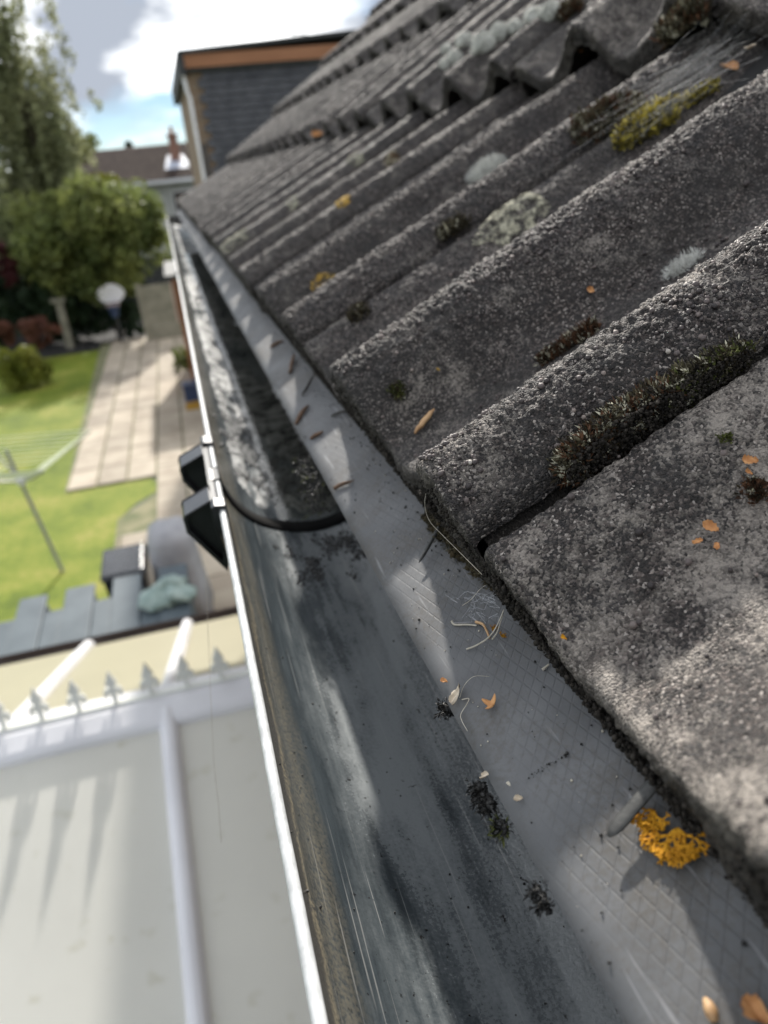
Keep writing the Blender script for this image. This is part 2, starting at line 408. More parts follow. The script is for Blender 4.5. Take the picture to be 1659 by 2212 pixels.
MT = {}
MT['tile'] = make_tile_mat(); MT['grit'] = make_grit_mat(); MT['gutter'] = make_gutter_mat(); MT['silt'] = make_silt_mat()
MT['tray'] = make_tray_mat(); MT['lawn'] = make_lawn_mat()
MT['poly'] = make_poly_mat('opal_polycarbonate', (0.90, 0.89, 0.83)); MT['polysun'] = make_poly_mat('sunlit_cream_polycarbonate', (0.62, 0.585, 0.44))  # far slope's copy: sunlit cream put into the colour, darkened so bars show
MT['rim'] = mat_noise('bleached_gutter_rim', (0.42, 0.43, 0.43), (0.62, 0.63, 0.63), 160, 0.5, bs=0.3, bd=0.0004, bscale=600)
MT['black'] = mat_noise('black_bracket_plastic', (0.010, 0.010, 0.011), (0.022, 0.022, 0.024), 60, 0.32, bs=0.2, bd=0.0003, bscale=500)
MT['rubber'] = mat_noise('black_rubber_seal', (0.003, 0.003, 0.003), (0.007, 0.007, 0.007), 90, 0.85, spec=0.1)
MT['nail'] = mat_noise('dull_grey_metal_peg', (0.026, 0.026, 0.024), (0.048, 0.048, 0.045), 300, 0.5, bs=0.4, bd=0.0003, bscale=900)
MT['deck'] = mat_noise('dark_roof_felt', (0.012, 0.012, 0.012), (0.025, 0.024, 0.023), 20, 0.9)
MT['white'] = mat_noise('white_upvc', (0.70, 0.70, 0.73), (0.80, 0.80, 0.83), 3, 0.35)
MT['brown'] = mat_noise('dark_brown_plastic', (0.028, 0.016, 0.012), (0.045, 0.026, 0.020), 8, 0.4)
MT['finial'] = mat_noise('grey_weathered_finial', (0.66, 0.67, 0.63), (0.78, 0.79, 0.75), 14, 0.5)
MT['slab'] = mat_noise('buff_concrete_slab', (0.34, 0.285, 0.22), (0.46, 0.40, 0.315), 2.3, 0.85, bs=0.3, bd=0.002, bscale=60)
N_ = MT['slab'].node_tree.nodes; L_ = MT['slab'].node_tree.links; b_ = N_['Principled BSDF']
oi = N_.new('ShaderNodeObjectInfo'); src = b_.inputs['Base Color'].links[0].from_socket
L_.new(mix(N_, L_, 1.0, src, ramp(N_, L_, oi.outputs['Random'], [(0, .78), (1, 1.15)]), 'MULTIPLY'), b_.inputs['Base Color'])
MT['joint'] = mat_noise('mossy_joint_soil', (0.10, 0.12, 0.05), (0.24, 0.22, 0.13), 3, 0.95)
MT['brick'] = make_brick_mat('brown_brick', (0.19, 0.125, 0.075), (0.25, 0.165, 0.10), (0.28, 0.25, 0.21))
MT['redbrick'] = make_brick_mat('red_brick', (0.22, 0.085, 0.055), (0.28, 0.11, 0.07), (0.30, 0.26, 0.22))
MT['slate'] = mat_noise('dark_hanging_tile', (0.052, 0.054, 0.064), (0.092, 0.094, 0.105), 5, 0.7, bs=0.2, bd=0.003, bscale=40)
MT['orange'] = mat_noise('orange_stained_timber', (0.27, 0.115, 0.05), (0.34, 0.15, 0.07), 4, 0.6, vscale=(0.4, 1, 4))
MT['felt'] = mat_noise('dark_flat_roof_felt', (0.03, 0.033, 0.035), (0.05, 0.053, 0.055), 6, 0.7)
MT['farroof'] = mat_noise('far_brown_tile', (0.050, 0.038, 0.034), (0.078, 0.060, 0.052), 5, 0.95, vscale=(1, 0.2, 1), spec=0.08)
MT['render'] = mat_noise('pale_render', (0.46, 0.46, 0.44), (0.56, 0.56, 0.54), 2, 0.8)
MT['lead'] = mat_noise('pale_lead_flashing', (0.36, 0.39, 0.47), (0.46, 0.49, 0.57), 4, 0.4)
def make_clear():
    m, N, L, b = new_mat('window_glass'); b.inputs['Base Color'].default_value = (.8, .83, .82, 1); b.inputs['Roughness'].default_value = .03
    tr = N.new('ShaderNodeBsdfTransparent'); mx = N.new('ShaderNodeMixShader'); mx.inputs[0].default_value = .18
    L.new(tr.outputs[0], mx.inputs[1]); L.new(b.outputs[0], mx.inputs[2]); L.new(mx.outputs[0], N['Material Output'].inputs[0]); return m
MT['clear'] = make_clear()
MT['glass'] = mat_noise('dark_window_glass', (0.02, 0.025, 0.03), (0.035, 0.04, 0.045), 2, 0.06)
MT['box'] = mat_noise('slate_blue_plastic', (0.060, 0.082, 0.098), (0.088, 0.114, 0.132), 4, 0.65)
MT['cover'] = mat_noise('grey_fabric_cover', (0.28, 0.28, 0.30), (0.38, 0.38, 0.40), 4, 0.6, bs=0.4, bd=0.03, bscale=6)
MT['bag'] = mat_noise('pale_green_sack', (0.22, 0.31, 0.29), (0.36, 0.45, 0.42), 9, 0.5, bs=0.8, bd=0.05, bscale=14)
MT['binblack'] = mat_noise('black_bin_plastic', (0.025, 0.027, 0.032), (0.045, 0.048, 0.055), 9, 0.24)
MT['steel'] = mat_noise('galvanised_pole', (0.20, 0.21, 0.20), (0.28, 0.29, 0.28), 12, 0.4)
MT['line'] = mat_noise('pale_washing_line', (0.55, 0.60, 0.42), (0.66, 0.70, 0.52), 9, 0.6)
MT['concrete'] = mat_noise('mossy_concrete', (0.20, 0.195, 0.15), (0.30, 0.285, 0.225), 3, 0.9)
MT['bark'] = mat_noise('tree_bark', (0.05, 0.038, 0.028), (0.10, 0.08, 0.062), 9, 0.9, vscale=(1, 1, 0.3))
MT['leaf_round'] = mat_noise('bright_tree_leaf', (0.11, 0.145, 0.045), (0.25, 0.275, 0.085), 0.8, 0.55, island=0.5, trans=0.42, spec=0.3)
MT['leaf_birch'] = mat_noise('birch_leaf', (0.18, 0.20, 0.10), (0.31, 0.32, 0.17), 0.6, 0.55, island=0.45, trans=0.45, spec=0.3)
MT['leaf_dark'] = mat_noise('dark_hedge_leaf', (0.014, 0.030, 0.014), (0.035, 0.060, 0.026), 0.9, 0.6, island=0.4, trans=0.15, spec=0.3)
MT['leaf_yellow'] = mat_noise('yellow_green_leaf', (0.17, 0.20, 0.03), (0.27, 0.27, 0.05), 1.2, 0.55, island=0.3, trans=0.3, spec=0.3)
MT['leaf_red'] = mat_noise('red_bronze_leaf', (0.12, 0.05, 0.035), (0.20, 0.085, 0.055), 1.2, 0.55, island=0.3, trans=0.2, spec=0.3)
MT['leaf_purple'] = mat_noise('dark_purple_leaf', (0.045, 0.012, 0.014), (0.09, 0.02, 0.022), 1.2, 0.55, island=0.3, trans=0.2, spec=0.3)
MT['blue'] = mat_noise('blue_plastic', (0.03, 0.05, 0.11), (0.045, 0.07, 0.15), 5, 0.4)
MT['yellow'] = mat_noise('yellow_plastic', (0.42, 0.24, 0.03), (0.5, 0.3, 0.04), 5, 0.5)
MT['pink'] = mat_noise('pale_pink_board', (0.50, 0.36, 0.31), (0.58, 0.43, 0.37), 5, 0.6)
MT['hairmoss'] = mat_noise('dark_moss_sprigs', (0.020, 0.016, 0.010), (0.055, 0.042, 0.022), 200, 0.8, island=0.6, spec=0.2)
MT['crumb'] = mat_noise('dark_gritty_crumb', (0.014, 0.012, 0.010), (0.045, 0.039, 0.033), 200, 0.85, island=0.7, spec=0.2)
MT['tips'] = mat_noise('pale_moss_tips', (0.36, 0.34, 0.25), (0.58, 0.55, 0.43), 300, 0.8, island=0.4, spec=0.2)
MT['brownmoss'] = mat_noise('rusty_moss_sprigs', (0.06, 0.028, 0.014), (0.13, 0.065, 0.035), 200, 0.8, island=0.5, spec=0.2)
MT['greenmoss'] = mat_noise('green_moss_sprigs', (0.05, 0.060, 0.016), (0.11, 0.12, 0.035), 200, 0.8, island=0.5, spec=0.2)
MT['olive'] = mat_noise('olive_brown_moss', (0.055, 0.048, 0.030), (0.12, 0.105, 0.065), 200, 0.85, island=0.5, spec=0.2)
MT['yellowmoss'] = mat_noise('yellow_green_moss', (0.34, 0.27, 0.035), (0.55, 0.47, 0.10), 250, 0.8, island=0.5, spec=0.2)
MT['hoary'] = mat_noise('hoary_grey_hair', (0.58, 0.58, 0.54), (0.78, 0.78, 0.74), 300, 0.8, island=0.3, spec=0.2)
MT['cushion'] = mat_noise('grey_cushion_moss', (0.30, 0.30, 0.26), (0.55, 0.55, 0.50), 260, 0.9, bs=0.8, bd=0.001, bscale=900, spec=0.2)
MT['yellowlichen'] = mat_noise('golden_lichen', (0.46, 0.20, 0.012), (0.62, 0.31, 0.02), 260, 0.75, bs=0.5, bd=0.0004, bscale=1500, spec=0.2)
MT['crust'] = mat_noise('pale_crust_lichen', (0.30, 0.285, 0.21), (0.45, 0.43, 0.33), 180, 0.9, bs=0.6, bd=0.0006, bscale=900, spec=0.2)
MT['yellowcrust'] = mat_noise('yellow_crust_lichen', (0.34, 0.20, 0.04), (0.46, 0.31, 0.08), 180, 0.9, bs=0.6, bd=0.0006, bscale=900, spec=0.2)
MT['husk'] = mat_noise('orange_husk', (0.42, 0.19, 0.07), (0.62, 0.33, 0.14), 320, 0.6, spec=0.3)
MT['palehusk'] = mat_noise('pale_husk', (0.44, 0.36, 0.26), (0.64, 0.56, 0.45), 400, 0.6, spec=0.3)
MT['seed'] = mat_noise('tan_needle_husk', (0.36, 0.20, 0.09), (0.56, 0.36, 0.19), 150, 0.5, spec=0.4)
MT['stick'] = mat_noise('brown_bark_stick', (0.075, 0.042, 0.026), (0.17, 0.10, 0.06), 300, 0.8)
MT['twig'] = mat_noise('dark_twig', (0.025, 0.022, 0.02), (0.05, 0.045, 0.04), 300, 0.7)
MT['fibre'] = mat_noise('pale_plant_fibre', (0.40, 0.36, 0.29), (0.55, 0.51, 0.43), 400, 0.7)
MT['dirt'] = mat_noise('black_wet_dirt', (0.006, 0.006, 0.006), (0.018, 0.017, 0.015), 300, 0.45, bs=0.6, bd=0.001, bscale=1200)
def speckle(m, lo, hi, scale):
    N = m.node_tree.nodes; L = m.node_tree.links; b = N['Principled BSDF']
    f = ramp(N, L, noise(N, L, pos(N, L), scale, 6, .75), [(lo, 0.0), (hi, 1.0)])
    tr = N.new('ShaderNodeBsdfTransparent'); mx = N.new('ShaderNodeMixShader'); L.new(f, mx.inputs[0])
    L.new(tr.outputs[0], mx.inputs[1]); L.new(b.outputs[0], mx.inputs[2]); L.new(mx.outputs[0], N['Material Output'].inputs[0])
speckle(MT['crust'], .44, .60, 130); speckle(MT['yellowcrust'], .42, .56, 130)
def make_web_mat():
    m, N, L, b = new_mat('cobweb_silk')
    b.inputs['Base Color'].default_value = (0.8, 0.82, 0.86, 1); b.inputs['Roughness'].default_value = 0.4
    tr = N.new('ShaderNodeBsdfTransparent'); mx = N.new('ShaderNodeMixShader'); mx.inputs[0].default_value = 0.3
    L.new(tr.outputs[0], mx.inputs[1]); L.new(b.outputs[0], mx.inputs[2]); L.new(mx.outputs[0], N['Material Output'].inputs[0])
    return m
MT['web'] = make_web_mat()

# ------------------------------------------------------------------ ground, lawn, patio
gz = -H
mk('ground', [(-400, -300, gz - 0.012), (400, -300, gz - 0.012), (400, 900, gz - 0.012), (-400, 900, gz - 0.012)], [(0, 1, 2, 3)], MT['leaf_dark'], kind='structure')
def sheet(name, poly, z, mat):
    return mk(name, [(x, y, z) for x, y in poly], [list(range(len(poly)))], mat, kind='structure')
lawn_poly = [(-14, 4.0), (-1.56, 4.0), (-1.56, 11.2), (-1.30, 11.75), (-0.99, 12.1), (-0.99, 12.55), (-1.1, 12.75), (-2.47, 12.75), (-2.60, 19.5), (-2.78, 25.2), (-6.5, 26.6), (-14, 27.5)]
sheet('lawn', lawn_poly, gz - 0.004, MT['lawn'])
base = sheet('patio', [(-2.49, 12.76), (-1.0, 12.76), (-1.0, 12.0), (-1.57, 11.2), (-1.57, 3.8), (0.36, 3.8), (0.36, 26.2), (-2.8, 26.2)], gz, MT['joint'])
slab_mesh = {}
def slab_at(x0, x1, y0, y1):
    key = (round(x1 - x0, 3), round(y1 - y0, 3))
    if key not in slab_mesh:
        a, b = (x1 - x0) / 2, (y1 - y0) / 2; e = 0.008; t = 0.03
        V = [(-a, -b, 0), (a, -b, 0), (a, b, 0), (-a, b, 0), (-a, -b, t - e), (a, -b, t - e), (a, b, t - e), (-a, b, t - e), (-a + e, -b + e, t), (a - e, -b + e, t), (a - e, b - e, t), (-a + e, b - e, t)]
        F = [(0, 1, 5, 4), (1, 2, 6, 5), (2, 3, 7, 6), (3, 0, 4, 7), (4, 5, 9, 8), (5, 6, 10, 9), (6, 7, 11, 10), (7, 4, 8, 11), (8, 9, 10, 11)]
        me = fast_mesh('paving_slab', V, F); me.materials.append(MT['slab']); slab_mesh[key] = me
    o = bpy.data.objects.new('paving_slab', slab_mesh[key])
    link(o, ((x0 + x1) / 2, (y0 + y1) / 2, gz + random.uniform(0.001, 0.006)), base)
    o.rotation_euler = (random.uniform(-.006, .006), random.uniform(-.006, .006), random.uniform(-.006, .006))
cols = [-2.47, -1.98, -1.49, -1.0, -0.515, -0.03]
for ci in range(5):
    y = 12.78 if ci < 3 else 4.2
    while y < 25.6:
        slab_at(cols[ci] + 0.016, cols[ci + 1] - 0.016, y + 0.012, y + 0.888); y += 0.9
for ci in (1, 2):
    y = 4.2
    while y < 10.4:
        slab_at(cols[ci] + (0.45 if ci == 1 else 0.016), cols[ci + 1] - 0.016, y + 0.012, y + 0.888); y += 0.9

# ------------------------------------------------------------------ the roof
def smooth_interp(xs, pts, k=0.004):
    px = np.array([p[0] for p in pts]); py = np.array([p[1] for p in pts])
    offs = np.linspace(-2, 2, 9) * k; w = np.exp(-0.5 * (offs / k) ** 2); w /= w.sum()
    return sum(wi * np.interp(xs + o, px, py) for wi, o in zip(w, offs))
PROF = [(-.030, -.019), (-.024, -.0125), (-.016, -.005), (-.008, -.0010), (0, 0), (.011, -.004), (.0265, -.0135), (.044, -.0220), (.071, -.0300), (.086, -.0315), (.096, -.0290), (.106, -.0195), (.115, -.0085), (.125, -.0015), (.136, 0), (.146, -.0025), (.157, -.008), (.175, -.0190), (.194, -.0275), (.211, -.0322), (.226, -.0318), (.240, -.0265), (.254, -.0180), (.264, -.0140), (.2695, -.0155), (.2722, -.040), (.31, -.041)]
def prof(c): return smooth_interp(np.asarray(c, float), PROF, .0022) * 1.07
TY = 0.3                                   # cover width of one tile
Y0 = 0.2135                                # y of the first tile's side roll crest
P1, P2, PE, G = R(25.5), R(30.8), R(36), 0.33
CR = [np.array([0.06, 0, -0.086]), np.array([0.335, 0, 0.081])]
for k in range(2, 10): CR.append(CR[-1] + G * np.array([math.cos(PE), 0, math.sin(PE)]))
def pitch(k): return P1 if k == 0 else P2
def axes(k):
    a = pitch(k); return np.array([math.cos(a), 0, math.sin(a)]), np.array([-math.sin(a), 0, math.cos(a)])

def tile_mesh(name, step, seed, fd, amp=1.0, c0=-.024, c1=.30, u1=.36, yoff=0.0):
    """one double-roll tile; local axes: x up the slope, y along the eaves, z out of the roof"""
    c = np.arange(c0, c1 + step * .5, step)
    u = np.arange(0, u1 + step * .5, step)
    w = prof(c)
    # columns: rounded lip on the roll side
    rl = 0.004
    if c0 <= -.0235:
        lipc = np.array([c0 - .0002, c0 - .0006, c0 - .0003, c0]); lipw = np.array([w[0] - .0065, w[0] - .0032, w[0] - .0011, w[0]])
        C_ = np.concatenate([lipc, c[1:]]); W_ = np.concatenate([lipw, w[1:]])
    else:
        C_, W_ = c, w
    nF = max(4, int(fd / max(step, .0012)))
    tF = np.linspace(1, 0, nF)[:-1]         # front face rows from the bottom up
    a = np.linspace(0, math.pi / 2, 5)
    rr = 0.0032
    rows_u = np.concatenate([np.full(len(tF), 0.0), rr * (1 - np.cos(a)), u[u > rr + step * .5]])
    drop = np.concatenate([rr + (fd - rr) * tF, rr * (1 - np.sin(a)), np.zeros((u > rr + step * .5).sum())])
    front = np.concatenate([np.ones(len(tF) + 2), np.zeros(len(rows_u) - len(tF) - 2)])
    UU, CC = np.meshgrid(rows_u, C_, indexing='ij'); DD, WW = np.meshgrid(drop, W_, indexing='ij')
    if fd > 0.03:                            # eaves course: solid butt down to one level
        lim = -.0485
        DD = np.where(front[:, None] > 0, np.minimum(DD / fd * (WW - lim), 1) * 1.0, DD) if False else np.where(DD > rr, rr + (DD - rr) / (fd - rr) * (WW - lim - rr), DD)
    Z = WW - DD
    # relief: grains, pits, wear
    s1 = UU + DD; s2 = CC + yoff
    g = (pebbles(s1, s2, .0030, seed, .75) * .0030 * .55 + pebbles(s1 + .31, s2 + .77, .0017, seed + 9, .9) * .0017 * .55)
    coarse = 0.55 + 0.9 * np.clip((WW + .014) / .014, 0, 1)      # exposed aggregate stands prouder on the rolls
    lump = (fbm(s1 * 28, s2 * 28, seed + 3, 4) - .5) * .0030 + (fbm(s1 * 170, s2 * 170, seed + 5, 3) - .5) * .0014
    rel = (g * coarse + lump) * amp
    fr = np.broadcast_to(np.clip(DD / .004, 0, 1), rel.shape)
    # displace along normal, roughly
    dW = np.gradient(W_, C_)
    nl = np.sqrt(1 + dW ** 2)
    ny = -dW / nl; nz = 1 / nl
    edge = (fbm(s1 * 0 + 3.3, s2 * 60, seed + 11, 3) - .5) * .004
    X = UU - fr * rel * 1.5 + edge * np.clip(1 - UU / .02, 0, 1) * amp
    Y = CC + (1 - fr) * rel * ny[None, :]
    Zf = Z + (1 - fr) * rel * nz[None, :]
    V = np.stack([X, Y, Zf], -1).reshape(-1, 3)
    nr, nc = UU.shape
    F = [grid_faces(nr, nc)[:, ::-1]]
    # underside
    cu = np.linspace(c0, c1, 40); uu = np.array([0.003, u1])
    U2, C2 = np.meshgrid(uu, cu, indexing='ij'); Wb = np.broadcast_to(prof(cu)[None, :], U2.shape) - .013
    V2 = np.stack([U2, C2, Wb], -1).reshape(-1, 3)
    F.append(grid_faces(2, 40, len(V)))
    me = fast_mesh(name, np.vstack([V, V2]), F, smooth=True)
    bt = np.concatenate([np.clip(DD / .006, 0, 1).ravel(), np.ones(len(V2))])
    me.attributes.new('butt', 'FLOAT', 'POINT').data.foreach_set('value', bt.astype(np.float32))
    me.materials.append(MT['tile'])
    return me

roof = empty('tiled_roof', (0.06, 2.0, -0.15), 'old grey double-roll tiled roof slope above the gutter, dotted with moss', 'roof')
near = {(0, -1): (.0011, .15), (0, 0): (.0009, None), (0, 1): (.0012, None), (0, 2): (.0018, None), (1, 0): (.0018, None), (1, 1): (.0016, None), (1, 2): (.0020, None), (2, 1): (.0028, None), (2, 2): (.0028, None)}
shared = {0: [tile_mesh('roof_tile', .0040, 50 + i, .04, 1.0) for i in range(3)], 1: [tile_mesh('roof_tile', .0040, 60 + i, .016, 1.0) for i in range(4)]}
TILE = {}
for k in range(10):
    for j in range(-3, 14):
        jit = random.Random(k * 100 + j + 5)
        cst, off = (0, 0)
        key = (k, j)
        if key in near:
            st, cmin = near[key]
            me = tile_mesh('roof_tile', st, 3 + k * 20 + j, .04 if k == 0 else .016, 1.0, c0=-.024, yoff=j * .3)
        else:
            me = shared[0 if k == 0 else 1][jit.randrange(3 if k == 0 else 4)]
        o = bpy.data.objects.new('roof_tile', me)
        C = CR[k]
        dx = 0 if k == 0 and j in (-1, 0, 1) else jit.uniform(-.004, .004)
        dy = 0 if j in (-1, 0, 1, 2) and k < 2 else jit.uniform(-.003, .003)
        sx, nn = axes(k)
        link(o, C + sx * dx - nn * (.0012 if key == (0, -1) else 0) + np.array([0, Y0 + TY * j + dy, 0]), roof)
        o.rotation_euler = (jit.uniform(-.004, .004) if dx else 0, -pitch(k) + (jit.uniform(-.004, .004) if dx else 0), 0)
        o['pale'] = {(0, -1): 0.36, (0, 0): -0.12, (0, 1): -0.3}.get(key, jit.uniform(-.25, .15))
        TILE[key] = o
# felted deck under the tiles
s2_, n2_ = axes(1)
dA = CR[0] + np.array([.05, 0, -.050]); dB = CR[1] - .055 * n2_ ; dC = CR[9] + s2_ * .3 - .05 * n2_
mk('roof_deck', [(dA[0], -.75, dA[2]), (dA[0], 4.40, dA[2]), (dB[0], 4.40, dB[2]), (dB[0], -.75, dB[2]), (dC[0], 4.40, dC[2]), (dC[0], -.75, dC[2])], [(0, 1, 2, 3), (3, 2, 4, 5)], MT['deck'], roof)
rx = dC[0]; rz = dC[2]
mb = MB(); a = np.linspace(0, math.pi, 9)
mb.add([(rx + .12 * math.cos(t), y, rz + .02 + .10 * math.sin(t)) for y in (-.75, 4.42) for t in a], [(i, i + 1, 9 + i + 1, 9 + i) for i in range(8)])
mb.build('ridge_capping', MT['tile'], roof, smooth=True)
mk('rear_slope', [(rx, -.75, rz), (rx, 4.42, rz), (2 * rx, 4.42, -.15), (2 * rx, -.75, -.15)], [(0, 1, 2, 3)], MT['farroof'], roof)

# ray against the tile surface, for things lying on the roof
def on_tile(u, v, kmax=4):
    r = ray(u, v); r = r / r[1]
    ts = np.exp(np.linspace(math.log(.03), math.log(5.5), 9000))
    best = None
    for k in range(kmax):
        s, n = axes(k); C = CR[k]
        Pp = ts[:, None] * r[None, :] - C[None, :]
        uu = Pp @ s; ww = Pp @ n; yy = Pp[:, 1] - Y0
        cc = (yy + .024) % TY - .024
        lim = .325 if k == 0 else .33
        f = ww - np.where(cc > .262, -.0150, prof(cc))     # gaps count as filled to the brim
        ok = (uu >= -.002) & (uu <= lim)
        idx = np.where((f[:-1] > 0) & (f[1:] <= 0) & ok[:-1])[0]
        if len(idx) and (best is None or ts[idx[0]] < best[0]):
            best = (ts[idx[0]], k, uu[idx[0]], cc[idx[0]])
    if best is None: return None
    t, k, u_, c_ = best
    h = 1e-3; d = (prof(np.array([c_ + h]))[0] - prof(np.array([c_ - h]))[0]) / (2 * h)
    s, n = axes(k)
    nrm = n - d * np.array([0, 1.0, 0]); nrm /= np.linalg.norm(nrm)
    return t * r, nrm, k

# loose grit grains standing on the near tiles (too many to count)
ico = []
def icosphere():
    t = (1 + 5 ** .5) / 2
    v = np.array([(-1, t, 0), (1, t, 0), (-1, -t, 0), (1, -t, 0), (0, -1, t), (0, 1, t), (0, -1, -t), (0, 1, -t), (t, 0, -1), (t, 0, 1), (-t, 0, -1), (-t, 0, 1)]); v /= np.linalg.norm(v[0])
    f = np.array([(0, 11, 5), (0, 5, 1), (0, 1, 7), (0, 7, 10), (0, 10, 11), (1, 5, 9), (5, 11, 4), (11, 10, 2), (10, 7, 6), (7, 1, 8), (3, 9, 4), (3, 4, 2), (3, 2, 6), (3, 6, 8), (3, 8, 9), (4, 9, 5), (2, 4, 11), (6, 2, 10), (8, 6, 7), (9, 8, 1)])
    return v, f
IV, IF = icosphere()
def blob_cloud(P, rad, sq=None):
    n = len(P); V = P[:, None, :] + IV[None] * rad[:, None, None] * (1 + .25 * (rng.random((n, 12, 1)) - .5))
    F = IF[None] + (np.arange(n) * 12)[:, None, None]
    return V.reshape(-1, 3), F.reshape(-1, 3)
for key, nb, cw in (((0, 0), 11000, (-.023, .275)), ((0, -1), 3000, (.10, .275)), ((0, 1), 4000, (-.023, .275))):
    c = rng.uniform(cw[0], cw[1], nb * 3); u = rng.uniform(.002, .32, nb * 3)
    w = prof(c)
    keep = rng.random(nb * 3) < (.08 + .75 * np.clip((w + .016) / .016, 0, 1) ** 1.3) * (0.35 + 1.1 * (fbm(u * 22, c * 22, 4.0) > .5))
    c, u, w = c[keep][:nb], u[keep][:nb], w[keep][:nb]
    rad = .00035 + .00080 * rng.random(len(c)) ** 3 + .0005 * (rng.random(len(c)) < .02)
    P = np.stack([u, c, w + rad * .25 + .0004], 1)
    V, F = blob_cloud(P, rad)
    me = fast_mesh('grit', V, F, smooth=True); me.materials.append(MT['grit'])
    o = bpy.data.objects.new('grit', me); COL.objects.link(o); o.parent = TILE[key]; o['kind'] = 'stuff'

# crumbs of dark moss and dirt clinging to the butt ends of the eaves tiles
nb = 26000
yy = rng.uniform(-.02, .95, nb); cc = (yy - Y0 + .024) % TY - .024; top = prof(cc)
tt = rng.random(nb) ** .7
wv = top - .005 - tt * (top + .047)
s0, n0 = axes(0)
P = CR[0][None] + np.array([-1, 0, 0])[None] * (.0005 + .0022 * rng.random(nb))[:, None] + wv[:, None] * n0[None]; P[:, 1] = yy
keep = fbm(yy * 35, tt * 3, 2.0) + .25 * tt > .50
P = P[keep]; rad = .00022 + .00065 * rng.random(len(P)) ** 2.5
V, F = blob_cloud(P, rad)
mk('butt_crumbs', V, F, MT['crumb'], roof, smooth=True, kind='stuff')

# ------------------------------------------------------------------ eaves tray
TZ0, TSL = -0.1715, 0.53
def on_tray(u, v):
    r = ray(u, v); t = TZ0 / (r[2] - TSL * r[0]); return r * t
TN = np.array([-TSL, 0, 1.0]); TN /= np.linalg.norm(TN); TSV = np.array([1.0, 0, TSL]); TSV /= np.linalg.norm(TSV)
ty = np.linspace(-.75, 4.38, 1100)
edge = .0515 + .0006 * (fbm(ty * 4, ty * 0, 8.0) - .5) * 2
xs = np.concatenate([[0.0], np.linspace(0, .075, 16)])
V = []
for i, xo in enumerate(xs):
    X = edge + xo
    wav = .0012 * (fbm(ty * 3, ty * 0 + 2, 3.0) - .5)
    Zt = TZ0 + TSL * X + wav - (.0016 if i == 0 else 0) - (.0004 if i == 1 else 0)
    V.append(np.stack([X + (.0006 if i == 0 else 0), ty, Zt], 1))
V = np.stack(V); nr, nc = V.shape[:2]
tray = mk('eaves_tray', V.reshape(-1, 3), [grid_faces(nr, nc)[:, ::-1]], MT['tray'], smooth=True, label='long grey plastic eaves tray sloping from under the tiles into the gutter', cat='eaves tray')

# ------------------------------------------------------------------ gutter
RZ, RR, RD = -0.165, 0.056, 0.85
JY = 0.455
gut = empty('gutter', (0.056, 2.0, RZ - .052), 'weathered dark half-round gutter with a pale rim running along the eaves', 'gutter')
def channel(y0, y1, n, mat_in):
    ys = np.linspace(y0, y1, n); an = np.linspace(0, math.pi, 49)
    V = []; RND = []
    for t in an:
        rx_ = RR * (1 - math.cos(t)); rz_ = RZ - RD * RR * math.sin(t)
        V.append(np.stack([np.full(n, rx_), ys, np.full(n, rz_)], 1)); RND.append(np.full(n, t / math.pi))
    for t in an[::-1]:                       # outer skin
        e = .0026
        rx_ = RR - (RR + e) * math.cos(t); rz_ = RZ - (RD * RR + e) * math.sin(t)
        V.append(np.stack([np.full(n, rx_), ys, np.full(n, rz_ + .0002)], 1)); RND.append(np.full(n, 0.45))
    V = np.stack(V); nr, nc = V.shape[:2]
    o = mk('gutter_length', V.reshape(-1, 3), [grid_faces(nr, nc)], mat_in, gut, smooth=True)
    at = o.data.attributes.new('round', 'FLOAT', 'POINT'); at.data.foreach_set('value', np.stack(RND).ravel().astype(np.float32))
    # bleached rim bead
    yb = np.linspace(y0, y1, n); wob = .0002 * (fbm(yb * 60, yb * 0, 5.0) - .5)
    mbR = MB()
    prof_r = [(-.0029, -.004), (-.0031, .0000), (-.0024, .0013), (-.0012, .0017), (.0002, .0011), (.0004, -.0012)]
    VV = np.stack([np.stack([px + wob, yb, RZ + pz + wob], 1) for px, pz in prof_r])
    mk('rim_bead', VV.reshape(-1, 3), [grid_faces(len(prof_r), n)[:, ::-1]], MT['rim'], o, smooth=True)
    return o
channel(-.75, JY - .002, 160, MT['gutter'])
channel(JY + .002, 4.46, 300, MT['gutter'])
# stop end
mb = MB(); an = np.linspace(0, math.pi, 25)
mb.add([(RR * (1 - math.cos(t)), 4.461, RZ - RD * RR * math.sin(t)) for t in an], [list(range(25))])
mb.build('stop_end', MT['gutter'], gut)
